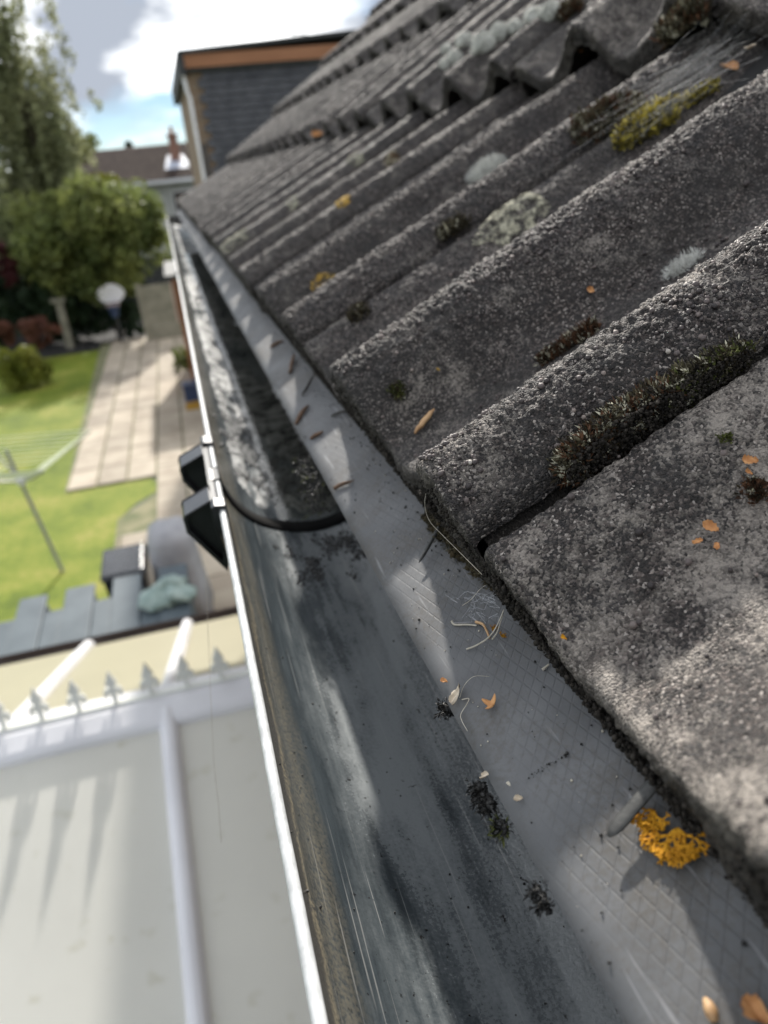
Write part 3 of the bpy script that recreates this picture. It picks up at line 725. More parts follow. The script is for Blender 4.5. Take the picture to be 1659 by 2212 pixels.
# union bracket: black strap under the joint, seal in the joint, two clip lugs
br = MB(); an = np.linspace(-.04, math.pi + .04, 40)
for sgn, e in ((0, .0034), (1, .0066)):
    pass
Vs = []
for e in (.0034, .0066):
    for y in (.392, .522):
        Vs.append([(RR - (RR + e) * math.cos(t), y, RZ - (RD * RR + e) * math.sin(t)) for t in an])
n = len(an); Vf = np.array(Vs).reshape(-1, 3)
F = []
for i in range(n - 1):
    F += [(i, i + 1, n + i + 1, n + i), (2 * n + i, 3 * n + i, 3 * n + i + 1, 2 * n + i + 1), (i, 2 * n + i, 2 * n + i + 1, i + 1), (n + i, n + i + 1, 3 * n + i + 1, 3 * n + i)]
F += [(0, n, 3 * n, 2 * n), (n - 1, 3 * n - 1, 4 * n - 1, 2 * n - 1)]
union = mk('union_bracket', Vf, F, MT['black'], gut)
def lug(y0, y1, s=1.0):
    out = [(-.0066, -.1605), (-.0222, -.1668), (-.0232, -.1690), (-.0228, -.1775), (-.0210, -.1800), (-.0050, -.2060), (-.0030, -.1980), (-.0060, -.1760)]
    inn = [(-.0080, -.1630), (-.0200, -.1680), (-.0208, -.1700), (-.0205, -.1765), (-.0192, -.1782), (-.0066, -.1985), (-.0050, -.1930), (-.0078, -.1770)]
    V = [(x, y0, z) for x, z in out] + [(x, y1, z) for x, z in out] + [(x, y0, z) for x, z in inn] + [(x, y0 + .006, z) for x, z in inn]
    n = 8; F = [[n + i for i in range(n)]]
    for i in range(n):
        j = (i + 1) % n
        F += [(i, j, n + j, n + i)[::-1], (i, j, 2 * n + j, 2 * n + i), (2 * n + i, 2 * n + j, 3 * n + j, 3 * n + i)]
    F += [[3 * n + i for i in range(n)][::-1]]
    o = mk('clip_lug', V, F, MT['black'], union); bevel(o, .0009)
lug(.402, .424); lug(.484, .505)
# black tabs that hook over the rim, with the rim showing between them
for a0, a1, h in ((.3925, .4045, .0045), (.4385, .4600, .0024), (.5060, .5225, .0045)):
    mb = MB().prism([(-.0072, RZ - .006), (-.0070, RZ + h - .001), (-.0050, RZ + h), (.0008, RZ + h - .0008), (.0014, RZ - .004), (.0004, RZ - .005), (.0004, RZ + .0021), (-.0035, RZ + .0021), (-.0037, RZ - .006)], a0, a1)
    bevel(mb.build('rim_clip', MT['black'], union), .0006)
mb = MB(); an = np.linspace(.03, math.pi - .02, 50)
V = []
for y, e in ((JY - .0085, .0002), (JY - .0080, .0012), (JY, .0013), (JY + .0066, .0012), (JY + .0072, .0002)):
    V.append([(RR - (RR - e) * math.cos(t), y + .0006 * math.sin(7 * t), RZ - (RD * RR - e) * math.sin(t)) for t in an])
mk('joint_seal', np.array(V).reshape(-1, 3), [grid_faces(5, 50)], MT['rubber'], union, smooth=True)
# fascia bracket farther along
for yb in (1.62, 2.9):
    mb = MB().prism([(-.0055, RZ - .03), (-.0058, RZ + .002), (-.0030, RZ + .0042), (.0012, RZ + .0035), (.0012, RZ + .0022), (-.0034, RZ + .0022), (-.0036, RZ - .03)], yb, yb + .028)
    mb.build('fascia_clip', MT['black'], gut)
# silt bed lying in the far length and against the seal
def silt(name, y0, y1, a0, a1, thick, seed, lab):
    n = 170; m_ = 60
    ys = np.linspace(y0, y1, n); an = np.linspace(a0, a1, m_)
    A, Yg = np.meshgrid(an, ys, indexing='ij')
    t = thick * (fbm(A * 4, Yg * 9, seed, 5) - .40) * 2.2 + .0010 * (pebbles(A * .05, Yg, .004, seed) - .2)
    ed = np.clip((A - a0) / .25, 0, 1) * np.clip((a1 - A) / .25, 0, 1) * np.clip((Yg - y0) / .03, 0, 1) * np.clip((y1 - Yg) / .05, 0, 1)
    ed = np.clip(ed * 1.6 - .9 * fbm(A * 5 + 3, Yg * 38, seed + 4, 4), 0, 1)
    e = t * ed - .0010 * (1 - ed) - .0001
    X = RR - (RR - e) * np.cos(A); Z = RZ - (RD * RR - e) * np.sin(A)
    mk(name, np.stack([X, Yg, Z], -1).reshape(-1, 3), [grid_faces(m_, n)], MT['silt'], smooth=True, label=lab, cat='silt', kind='stuff')
silt('wet_silt', JY + .008, 1.9, .55, 2.5, .0035, 3.0, 'patchy grey and black wet silt along the gutter beyond the joint')
def grains(name, y0, y1, a0, a1, n, rmin, rmax, mat, seed, lab, dens=.5):
    r = np.random.default_rng(seed); t = r.uniform(a0, a1, n * 4); y = r.uniform(y0, y1, n * 4)
    cen = (t - (a0 + a1) / 2) / (a1 - a0) * 2; ce2 = (y - (y0 + y1) / 2) / (y1 - y0) * 2
    k = np.clip((fbm(t * 6, y * 45, seed, 4) - .30 * (cen ** 2 + ce2 ** 2) - dens + .16) * 3.2, 0, 1) ** 1.6 > r.random(n * 4)
    t, y = t[k][:n], y[k][:n]; rd = rmin + (rmax - rmin) * r.random(len(t)) ** 2.5
    e = rd * .35
    V, F = blob_cloud(np.stack([RR - (RR - e) * np.cos(t), y, RZ - (RD * RR - e) * np.sin(t)], 1), rd)
    mk(name, V, F, mat, None, True, label=lab, cat='silt', kind='stuff')
MT['wetgrain'] = mat_noise('wet_black_grains', (0.010, 0.010, 0.010), (0.05, 0.05, 0.052), 300, 0.25, island=0.6, bs=0.4, bd=0.0004, bscale=1500)
MT['greygrain'] = mat_noise('grey_silt_grains', (0.08, 0.08, 0.08), (0.26, 0.26, 0.255), 120, 0.4, island=0.5)
grains('black_silt', JY - .095, JY - .006, .75, 2.5, 3600, .00022, .0010, MT['wetgrain'], 9, 'gritty black silt in the gutter just before the joint')
grains('grey_silt', JY + .008, JY + .32, .45, 2.0, 6000, .0004, .0016, MT['greygrain'], 12, 'bubbly grey silt grains in the gutter just beyond the joint', .46)

def make_water():
    m, N, L, b = new_mat('shallow_water')
    N.remove(b)
    gl = N.new('ShaderNodeBsdfGlossy'); gl.inputs['Roughness'].default_value = .06
    tr = N.new('ShaderNodeBsdfTransparent'); tr.inputs[0].default_value = (.80, .80, .76, 1)
    fr = N.new('ShaderNodeFresnel'); fr.inputs['IOR'].default_value = 1.33
    bp = N.new('ShaderNodeBump'); bp.inputs['Strength'].default_value = .25; bp.inputs['Distance'].default_value = .0007
    L.new(noise(N, L, pos(N, L), 160, 3), bp.inputs['Height']); L.new(bp.outputs[0], gl.inputs['Normal']); L.new(bp.outputs[0], fr.inputs['Normal'])
    mx = N.new('ShaderNodeMixShader'); L.new(fr.outputs[0], mx.inputs[0]); L.new(tr.outputs[0], mx.inputs[1]); L.new(gl.outputs[0], mx.inputs[2])
    L.new(mx.outputs[0], N['Material Output'].inputs[0]); return m
wz = RZ - RD * RR + .0042
mk('water', [(.024, JY + .008, wz), (.088, JY + .008, wz), (.088, 2.6, wz), (.024, 2.6, wz)], [(0, 1, 2, 3)], make_water(), kind='structure')

# ------------------------------------------------------------------ house under the roof
house = empty('house', (1.5, 1.9, gz), 'brick house wall below the gutter', 'house')
mb = MB().box(.34, 4.7, -.7, 4.3, gz, -.12); mb.build('wall', MT['brick'], house)
mb = MB().box(.128, .150, -.74, 4.40, -.30, -.135); mb.build('fascia_board', MT['white'], house)
mb = MB().box(.150, .345, -.74, 4.40, -.298, -.285); mb.build('soffit', MT['white'], house)
mb = MB().prism([(.34, -.12), (4.7, -.12), (rx, rz - .06)], 4.28, 4.36); mb.build('gable', MT['brick'], house)

# ------------------------------------------------------------------ conservatory
RY, RZC, EY = 2.15, -1.50, 1.34
SL = 0.404
cons = empty('conservatory', (-1.1, RY, gz), 'white conservatory with opal roof panels and a ridge of fleur finials', 'conservatory')
for sgn in (-1, 1):
    bars = [-2.24, -1.75, -1.27, -.78, -.295, .19] if sgn > 0 else [-2.24, -1.80, -1.35, -.88, -.295, .19]
    edges_x = [-2.60] + bars + [.335]
    for i in range(len(edges_x) - 1):
        x0, x1 = edges_x[i] + .012, edges_x[i + 1] - .012
        y0, y1 = RY + sgn * .04, RY + sgn * EY
        z0, z1 = RZC - .04 * SL, RZC - EY * SL
        V = [(x0, y0, z0), (x1, y0, z0), (x1, y1, z1), (x0, y1, z1), (x0, y0, z0 - .025), (x1, y0, z0 - .025), (x1, y1, z1 - .025), (x0, y1, z1 - .025)]
        mk('roof_panel', V, [(0, 1, 2, 3), (4, 7, 6, 5), (0, 4, 5, 1), (1, 5, 6, 2), (2, 6, 7, 3), (3, 7, 4, 0)], MT['poly' if sgn < 0 else 'polysun'], cons)
    for x in bars + [-2.60]:
        yA, yB = RY + sgn * .06, RY + sgn * (EY + .05)
        zA, zB = RZC - .06 * SL, RZC - (EY + .05) * SL
        pr = [(-.030, .001), (-.028, .012), (-.016, .030), (0, .034), (.016, .030), (.028, .012), (.030, .001), (.02, -.04), (-.02, -.04)]
        n = len(pr); V = [(x + a, yA, zA + b) for a, b in pr] + [(x + a, yB, zB + b) for a, b in pr]
        F = [list(range(n)), list(range(n, 2 * n))[::-1]] + [(i, (i + 1) % n, n + (i + 1) % n, n + i)[::-1] for i in range(n)]
        bevel(mk('glazing_bar', V, F, MT['white'], cons), .004)
    ye = RY + sgn * (EY + .01)
    MB().box(-2.62, .335, min(ye, ye - sgn * .07), max(ye, ye - sgn * .07), -2.20, -2.085).build('eaves_beam', MT['white'], cons)
    MB().box(-2.62, .335, min(ye, ye - sgn * .07), max(ye, ye - sgn * .07), gz, gz + .6).build('dwarf_wall', MT['brick'], cons)
    for x in np.linspace(-2.55, .26, 5):
        MB().box(x - .035, x + .035, min(ye, ye - sgn * .06), max(ye, ye - sgn * .06), gz + .6, -2.20).build('post', MT['white'], cons)
    yg = ye - sgn * .03
    for x0, x1 in zip(np.linspace(-2.55, .26, 5)[:-1] + .035, np.linspace(-2.55, .26, 5)[1:] - .035):
        MB().box(x0, x1, yg - .01, yg + .01, gz + .6, -2.20).build('window_pane', MT['clear'], cons)
    # brown rainwater gutter along the eaves
    ys = RY + sgn * (EY + .085); a = np.linspace(0, math.pi, 13)
    V = [(x, ys + sgn * -.055 * math.cos(t), -2.075 - .05 * math.sin(t)) for x in (-2.66, .335) for t in a] + [(x, ys + sgn * -.062 * math.cos(t), -2.072 - .058 * math.sin(t)) for x in (-2.66, .335) for t in a]
    F = [(i, i + 1, 13 + i + 1, 13 + i) for i in range(12)] + [(26 + i, 39 + i, 39 + i + 1, 26 + i + 1) for i in range(12)] + [(0, 13, 39, 26), (12, 38, 51, 25)]
    mk('eaves_gutter', V, F, MT['brown'], cons)
MB().box(-2.66, -2.60, RY - EY, RY + EY, gz, gz + .6).build('dwarf_wall', MT['brick'], cons)
for y in np.linspace(RY - EY + .03, RY + EY - .03, 5):
    MB().box(-2.66, -2.60, y - .035, y + .035, gz + .6, -2.10).build('post', MT['white'], cons)
mk('gable_panel', [(-2.63, RY - EY, -2.1), (-2.63, RY + EY, -2.1), (-2.63, RY, -1.56)], [(0, 1, 2)], MT['white'], cons)
MB().box(-2.59, .33, RY - EY + .08, RY + EY - .08, gz, gz + .05).build('floor', MT['render'], cons)
ridge = MB().prism([(RY - .105, -1.552), (RY - .105, -1.522), (RY - .09, -1.508), (RY - .035, -1.484), (RY + .035, -1.484), (RY + .09, -1.508), (RY + .105, -1.522), (RY + .105, -1.552)], -2.66, .335, 0).build('ridge_beam', MT['white'], cons)
bevel(ridge, .006)
fp = [(0.0, .150), (.010, .122), (.021, .096), (.013, .090), (.009, .074), (.020, .080), (.031, .068), (.033, .048), (.024, .036), (.016, .042), (.023, .050), (.018, .060), (.009, .052), (.008, .040), (.006, .0), ]
poly = fp + [(-x, z) for x, z in fp[::-1] if x > 0]
fin0 = None
for i in range(24):
    x = .22 - .111 * i
    if fin0 is None:
        m_ = MB().prism([(px * .88, pz * .88) for px, pz in poly], -.007, .007, 1)
        me = fast_mesh('finial', np.vstack(m_.V), m_.F); me.materials.append(MT['finial']); fin0 = me
    o = bpy.data.objects.new('finial', fin0); link(o, (x, RY, -1.486), ridge)
MB().box(-2.64, .33, RY - .012, RY + .012, -1.485, -1.474).build('cresting_rail', MT['finial'], ridge)

# ------------------------------------------------------------------ things on the near patio
xe = [-2.27, -1.84, -1.385, -.935, -.48]
names = ['slate blue storage box with stepped lid, farthest from the house', 'slate blue storage box with stepped lid, second from the lawn end', 'slate blue storage box with stepped lid just before the black bin', 'slate blue storage box with the pale sack lying on it']
for i in range(4):
    x0, x1 = xe[i] + .002, xe[i + 1] - .002; xm = x0 + (x1 - x0) * .38; dz = .012 * i
    t = empty('storage_box', ((x0 + x1) / 2, 6.8, gz), names[i], 'storage box', 'stepped blue boxes behind the conservatory')
    MB().box(x0 + .01, x1 - .01, 6.10, 6.72, gz + .036, -3.69 + dz).build('body', MT['box'], t)
    V = [(x0, 6.08, -3.69 + dz), (xm, 6.08, -3.69 + dz), (xm, 6.98, -3.645 + dz), (x0, 6.98, -3.645 + dz)]
    bevel(MB().add(V + [(a, b, c + .03) for a, b, c in V], [(0, 3, 2, 1), (4, 5, 6, 7), (0, 1, 5, 4), (1, 2, 6, 5), (2, 3, 7, 6), (3, 0, 4, 7)]).build('low_lid', MT['box'], t), .01)
    V = [(xm + .002, 6.08, -3.685 + dz), (x1, 6.08, -3.685 + dz), (x1, 7.30, -3.62 + dz), (xm + .002, 7.30, -3.62 + dz)]
    bevel(MB().add(V + [(a, b, c + .045) for a, b, c in V], [(0, 3, 2, 1), (4, 5, 6, 7), (0, 1, 5, 4), (1, 2, 6, 5), (2, 3, 7, 6), (3, 0, 4, 7)]).build('high_lid', MT['box'], t), .012)
    MB().box(xm + .012, x1 - .012, 6.73, 7.26, gz + .036, -3.68 + dz).build('rear_body', MT['box'], t)
# black wheeled bin
t = empty('wheeled_bin', (-1.16, 7.95, gz), 'black wheeled bin with closed lid behind the blue boxes', 'bin')
V = [(-1.32, 7.68, gz + .05), (-1.0, 7.68, gz + .05), (-.98, 8.15, gz + .05), (-1.34, 8.15, gz + .05), (-1.37, 7.60, -3.72), (-.95, 7.60, -3.72), (-.93, 8.22, -3.72), (-1.39, 8.22, -3.72)]
bevel(MB().add(V, [(0, 3, 2, 1), (4, 5, 6, 7), (0, 1, 5, 4), (1, 2, 6, 5), (2, 3, 7, 6), (3, 0, 4, 7)]).build('body', MT['binblack'], t), .02)
V = [(-1.40, 7.57, -3.72), (-.92, 7.57, -3.72), (-.90, 8.25, -3.72), (-1.42, 8.25, -3.72), (-1.38, 7.60, -3.66), (-.94, 7.60, -3.66), (-.94, 8.2, -3.62), (-1.38, 8.2, -3.62)]
bevel(MB().add(V, [(0, 3, 2, 1), (4, 5, 6, 7), (0, 1, 5, 4), (1, 2, 6, 5), (2, 3, 7, 6), (3, 0, 4, 7)]).build('lid', MT['binblack'], t), .025, 3)
MB().tube([(-1.3, 8.28, -3.71), (-1.02, 8.28, -3.71)], .016).build('handle', MT['binblack'], t)
for x in (-1.36, -.97): MB().lathe((0, 0, 0), [(.09, -.02), (.1, 0), (.09, .02)], 14)
for x in (-1.38, -.96):
    mb = MB(); a = np.linspace(0, 2 * math.pi, 15)[:-1]
    mb.prism([(8.16 + .1 * math.cos(q), gz + .14 + .1 * math.sin(q)) for q in a], x - .02, x + .02, 0); mb.build('wheel', MT['binblack'], t)
# grey covered barbecue: domed cloth, flared folds at the hem
def loft(rings, seg, name, mat, parent=None, **kw):
    V = np.array(rings).reshape(-1, 3); n = len(rings)
    F = [(i * seg + j, i * seg + (j + 1) % seg, (i + 1) * seg + (j + 1) % seg, (i + 1) * seg + j) for i in range(n - 1) for j in range(seg)]
    F += [list(range(seg))[::-1], list(range((n - 1) * seg, n * seg))]
    return mk(name, V, F, mat, parent, True, **kw)
rings = []
for z, a, b in ((gz + .1, .31, .42), (gz + .45, .275, .36), (-3.75, .255, .33), (-3.50, .245, .32), (-3.42, .225, .29), (-3.36, .15, .2), (-3.33, .04, .06)):
    rg = []
    for j in range(32):
        q = 2 * math.pi * j / 32; e = 3.2
        ca, sa = math.cos(q), math.sin(q)
        rad = (abs(ca) ** e + abs(sa) ** e) ** (-1 / e) * (1 + .05 * math.sin(5 * q + z * 3) * min(1, (-3.3 - z)))
        rg.append((-.63 + a * rad * ca, 7.95 + b * rad * sa, z + .012 * math.sin(3 * q)))
    rings.append(rg)
loft(rings, 32, 'covered_barbecue', MT['cover'], label='grey cloth cover with rounded top standing on the patio beside the bin', cat='covered barbecue')
# pale green sack on the last box
rings = []
for i, f in enumerate(np.linspace(0, math.pi, 12)):
    rg = []
    for j in range(28):
        q = 2 * math.pi * j / 28
        rr_ = 1 + .22 * math.sin(3 * q + 2 * f) + .13 * math.sin(7 * q + 5 * f) + .07 * math.sin(11 * q)
        rg.append((-.66 + .235 * math.sin(f) * rr_ * math.cos(q), 6.72 + .26 * math.sin(f) * rr_ * math.sin(q), -3.535 - .10 * math.cos(f) * (1 + .3 * math.sin(4 * q))))
    rings.append(rg)
loft(rings, 28, 'crumpled_sack', MT['bag'], label='crumpled pale green sack lying on the blue boxes', cat='sack')

# ------------------------------------------------------------------ rotary clothes dryer
hub = np.array([-2.37, 9.8, -3.20])
t = empty('rotary_dryer', (-2.2, 9.75, gz), 'leaning rotary clothes dryer with pale lines on the lawn', 'clothes dryer')
MB().tube([(-2.2, 9.75, gz), tuple(hub + np.array([-.06, 0, .42]))], .024, 10).build('pole', MT['steel'], t)
MB().lathe(hub, [(.03, -.05), (.055, -.03), (.055, .04), (.03, .06)], 12).build('hub', MT['white'], t)
tips = []
for i in range(4):
    q = R(28 + 90 * i); tip = hub + np.array([1.0 * math.cos(q), 1.0 * math.sin(q), .36])
    tips.append(tip)
    MB().tube([hub, (hub + tip) / 2 + np.array([0, 0, -.03]), tip], .017, 8).build('arm', MT['steel'], t)
for f in np.linspace(.35, 1.0, 8):
    q = [hub + (tp - hub) * f + np.array([0, 0, .01]) for tp in tips]
    MB().tube(q + [q[0]], .006, 5).build('washing_line', MT['line'], t)

# ------------------------------------------------------------------ vegetation
def leaves(P, size, seed=0, squash=1.0):
    n = len(P); r = np.random.default_rng(seed)
    a = r.normal(size=(n, 3)); a /= np.linalg.norm(a, axis=1)[:, None]
    b = r.normal(size=(n, 3)); b -= (b * a).sum(1)[:, None] * a; b /= np.linalg.norm(b, axis=1)[:, None]
    s = size * (.6 + .8 * r.random(n))[:, None]
    V = np.stack([P - a * s, P + b * s * .55, P + a * s, P - b * s * .55], 1).reshape(-1, 3)
    F = np.arange(4 * n).reshape(-1, 4)
    return V, F
def tree(name, c, rad, ncl, nleaf, size, mat, label, cat, trunk=True, seed=1, weep=False, cl=0.28, trunk_r=.12, trunk_top=None, group=None):
    r = np.random.default_rng(seed); c = np.array(c); rad = np.array(rad)
    t = empty(name, (c[0], c[1], gz), label, cat, group)
    d = r.normal(size=(ncl, 3)); d /= np.linalg.norm(d, axis=1)[:, None]
    cen = c + d * rad * (r.random(ncl) ** .45)[:, None] * (.82 + .3 * r.random(ncl))[:, None]
    if weep:
        nst = nleaf // 40; src = cen[r.integers(0, ncl, nst)] + r.normal(size=(nst, 3)) * rad * .12
        ln = rad[2] * (.15 + .55 * r.random(nst))
        tt = r.random((nst, 40)) ** .8
        P = src[:, None, :] + np.stack([.22 * np.sin(tt * 2 + src[:, :1]), .2 * np.cos(tt * 3 + src[:, 1:2]), -tt * ln[:, None]], -1) + r.normal(size=(nst, 40, 3)) * .07
        P = P.reshape(-1, 3)
    else:
        k = r.integers(0, ncl, nleaf); sc = rad.min() * cl * (.6 + .9 * r.random(ncl))
        dd = r.normal(size=(nleaf, 3)); dd /= np.linalg.norm(dd, axis=1)[:, None]
        P = cen[k] + dd * (sc[k] * r.random(nleaf) ** .4)[:, None]
    P = P[P[:, 2] > gz + .05]
    V, F = leaves(P, size, seed)
    mk('crown', V, F, mat, t, kind='stuff')
    if trunk:
        top = c + np.array([0, 0, rad[2] * .35])
        base_ = np.array([c[0], c[1], gz])
        zz = np.linspace(0, 1, 9)[:, None]
        Pt = base_ + (top - base_) * zz + np.stack([.12 * np.sin(zz[:, 0] * 5 + seed), .1 * np.cos(zz[:, 0] * 4), 0 * zz[:, 0]], 1)
        mb = MB().tube(Pt, trunk_r * (1.15 - .85 * zz[:, 0]), 9)
        for q in range(7):
            i = r.integers(3, 8); e = cen[r.integers(0, ncl)]
            mb.tube([Pt[i], (Pt[i] + e) / 2 + np.array([0, 0, .15]), e], [trunk_r * .4, trunk_r * .25, trunk_r * .08], 6)
        mb.build('trunk', MT['bark'], t)
    return t
tree('round_tree', (-2.2, 26.9, -1.40), (2.5, 1.7, 1.70), 110, 26000, .085, MT['leaf_round'], 'broad round bright green tree at the end of the patio', 'tree', seed=3)
tree('birch_tree', (-3.85, 31, 3.0), (2.15, 1.6, 4.4), 150, 22000, .085, MT['leaf_birch'], 'tall drooping birch tree at the left edge against the sky', 'tree', seed=5, weep=True, trunk_r=.16)
tree('weeping_tree', (-5.3, 30, -.9), (1.6, 1.5, 2.2), 80, 13000, .085, MT['leaf_birch'], 'hanging green tree beneath the birch behind the hedge', 'tree', seed=15, weep=True, trunk_r=.12)
tree('yellow_green_tree', (-3.7, 35.5, .25), (1.9, 1.3, 1.85), 60, 9000, .11, MT['leaf_yellow'], 'yellowish tree top between the birch and the far roof', 'tree', seed=8)
tree('conifer', (-.95, 46, -.3), (.8, .7, 2.35), 40, 5000, .12, MT['leaf_dark'], 'small dark pointed tree rising behind the far house ridge', 'tree', seed=9)
# hedge and border plants
hx = [(-13.5, 29.2), (-10.5, 28.8), (-8.2, 28.3), (-6.2, 27.9), (-4.5, 27.3), (-3.0, 27.0)]
hl = ['dark hedge bush at the far left of the garden boundary', 'dark hedge bush, second from the left end of the boundary', 'tall dark hedge bush behind the small yellow bush', 'dark hedge bush left of the stone post', 'dark hedge bush right of the stone post', 'dark hedge bush behind the white rounded board']
for i, (x, y) in enumerate(hx):
    tree('hedge_bush', (x, y, -2.9), (1.55, .9, 1.7), 50, 7000, .09, MT['leaf_dark'], hl[i], 'hedge', False, 20 + i, group='dark hedge along the garden end')
tree('dark_shrub', (-1.75, 26.6, -3.5), (.75, .5, 1.1), 30, 3500, .075, MT['leaf_dark'], 'dark shrub between the rounded board and the concrete fence panel', 'shrub', False, 31)
tree('yellow_shrub', (-4.25, 21.3, -3.95), (.75, .6, .62), 36, 4200, .06, MT['leaf_yellow'], 'low yellow-green shrub at the left edge of the lawn', 'shrub', False, 32)
tree('bronze_shrub', (-4.6, 24.6, -3.55), (1.15, .6, .45), 30, 3000, .07, MT['leaf_red'], 'spreading bronze-red shrub above the yellow shrub', 'shrub', False, 33)
tree('purple_shrub', (-4.9, 26.3, -1.9), (.35, .35, .7), 20, 1500, .08, MT['leaf_purple'], 'dark purple-red shrub left of the round tree', 'shrub', False, 34)
tree('patio_weed', (-.35, 21.2, -4.32), (.3, 1.3, .2), 40, 1300, .05, MT['leaf_round'], 'loose green weeds growing at the right side of the far patio', 'weeds', False, 35)

t = empty('boundary_fence', (-6, 31.5, gz), 'dark close-boarded fence behind the hedge at the garden end', 'fence')
for i in range(9):
    x = -14.5 + i * 1.85
    MB().box(x - .05, x + .05, 31.45, 31.55, gz, gz + 2.1).build('post', MT['felt'], t)
    for k in range(12): MB().box(x + .05 + k * .146, x + .05 + k * .146 + .14, 31.48 + .012 * (k % 2), 31.505 + .012 * (k % 2), gz + .05, gz + 2.0).build('board', MT['felt'], t)
# stone post, rounded board, fence, shed, small toys
t = empty('stone_post', (-3.72, 26.2, gz), 'weathered pale stone post standing before the dark hedge', 'post')
MB().box(-3.83, -3.61, 26.1, 26.32, gz, -3.05).build('shaft', MT['concrete'], t)
MB().box(-3.93, -3.51, 26.0, 26.42, -3.05, -2.93).build('cap', MT['concrete'], t)
t = empty('basketball_hoop', (-2.1, 25.7, gz), 'round-topped white board on a dark post before the hedge', 'basketball hoop')
a = np.linspace(0, math.pi, 17)
pl = [(-2.10 + .41 * math.cos(q) * (1.0), -2.98 + .33 * math.sin(q)) for q in a] + [(-2.40, -3.13), (-2.30, -3.20), (-1.90, -3.20), (-1.80, -3.13)]
MB().prism(pl, 25.55, 25.60, 1).build('backboard', MT['white'], t)
MB().tube([(-2.1, 25.72, gz), (-2.1, 25.72, -3.0)], .05, 10).build('pole', MT['binblack'], t)
q = np.linspace(0, 2 * math.pi, 21)
MB().tube([(-2.1 + .2 * math.cos(b), 25.32 + .2 * math.sin(b), -3.24) for b in q], .012, 6).build('hoop_ring', MT['pink'], t)
MB().lathe((-2.1, 25.32, -3.6), [(.09, 0), (.12, .15), (.2, .35)], 12).build('net', MT['blue'], t)
t = empty('concrete_fence', (-.75, 25.5, gz), 'mossy concrete fence panel between posts at the end of the patio', 'fence')
for x in (-1.28, .25): MB().box(x - .065, x + .065, 25.40, 25.53, gz, -2.74).build('post', MT['concrete'], t)
for i in range(4):
    MB().box(-1.21, .18, 25.44, 25.49, gz + .01 + i * .42, gz + .42 + i * .42).build('fence_panel', MT['concrete'], t)
t = empty('shed', (.2, 19.5, gz), 'orange-brown timber shed side beside the gutter line', 'shed')
for i in range(11):
    MB().box(-.16, .9, 18.0, 21.2, gz + .04 + i * .23, gz + .262 + i * .23).build('plank', MT['orange'], t)
MB().box(-.30, 1.0, 17.9, 21.3, gz + 2.58, gz + 2.66).build('roof', MT['felt'], t)
MB().box(-.22, -.17, 17.96, 18.6, -2.85, -2.02).build('notice_board', MT['pink'], t)
t = empty('blue_crate', (-.22, 17.3, gz), 'small dark blue crate at the foot of the orange shed', 'crate')
MB().box(-.38, -.02, 17.2, 17.6, gz + .03, gz + .36).build('body', MT['blue'], t); MB().box(-.40, 0.0, 17.18, 17.62, gz + .36, gz + .41).build('lid', MT['blue'], t)
t = empty('toy_tray', (-.22, 16.7, gz), 'small yellow tray on the patio before the blue crate', 'tray')
MB().box(-.38, -.05, 16.5, 16.8, gz + .034, gz + .06).build('base', MT['yellow'], t)
for a0, a1 in ((16.5, 16.52), (16.78, 16.8)): MB().box(-.38, -.05, a0, a1, gz + .06, gz + .12).build('side', MT['yellow'], t)
# soil strip with small plants edge along the far patio
mk('border_soil', [(-14, 25.2, gz + .002), (-2.8, 25.2, gz + .002), (-2.8, 26.2, gz + .002), (-1.3, 26.2, gz + .002), (-1.3, 30, gz + .002), (-14, 31, gz + .002)], [(0, 1, 2, 3, 4, 5)], MT['deck'], kind='structure')

# ------------------------------------------------------------------ neighbouring house with tile-hung upper wall
nb_ = empty('neighbour_house', (3.5, 16.5, gz), 'neighbouring house with slate-grey hung tiles under an orange fascia and flat roof', 'house')
MB().box(.72, 6.5, 14.03, 19, gz, 1.50).build('wall', MT['brick'], nb_)
rowh = .105
row_mesh = None
tw = .165
hang = []
for i in range(15):
    z = .02 + i * rowh
    for j in range(22):
        x = .86 + j * tw + (tw / 2 if i % 2 else 0)
        if x > 4.2: continue
        if row_mesh is None:
            V = [(0, 0, 0), (tw - .006, 0, 0), (tw - .006, .03, rowh + .02), (0, .03, rowh + .02), (0, -.012, 0), (tw - .006, -.012, 0), (tw - .006, .018, rowh + .02), (0, .018, rowh + .02)]
            row_mesh = fast_mesh('hung_tile', V, [(0, 1, 2, 3), (4, 7, 6, 5), (0, 4, 5, 1), (1, 5, 6, 2), (3, 2, 6, 7), (0, 3, 7, 4)]); row_mesh.materials.append(MT['slate'])
        o = bpy.data.objects.new('hung_tile', row_mesh); link(o, (x, 13.985, z), nb_)
        o.rotation_euler = (random.uniform(-.02, .02), 0, random.uniform(-.015, .015))
MB().box(.70, 6.6, 13.88, 13.93, 1.555, 1.735).build('fascia', MT['orange'], nb_)
MB().box(.73, 6.6, 13.93, 14.03, 1.50, 1.56).build('soffit', MT['felt'], nb_)
mb = MB().add([(.62, 13.84, 1.735), (6.7, 13.84, 1.99), (6.7, 19.2, 1.99), (.62, 19.2, 1.735), (.62, 13.84, 1.79), (6.7, 13.84, 2.05), (6.7, 19.2, 2.05), (.62, 19.2, 1.79)], [(0, 3, 2, 1), (4, 5, 6, 7), (0, 1, 5, 4), (1, 2, 6, 5), (2, 3, 7, 6), (3, 0, 4, 7)])
mb.build('flat_roof', MT['felt'], nb_)
MB().box(.60, .70, 13.86, 19.1, 1.46, 1.74).build('side_fascia', MT['felt'], nb_)
MB().tube([(.66, 13.95, 1.46), (.67, 13.95, 1.25), (.70, 13.95, 1.15), (.70, 13.95, .55), (.70, 13.95, gz)], .028, 8).build('downpipe', MT['white'], nb_)
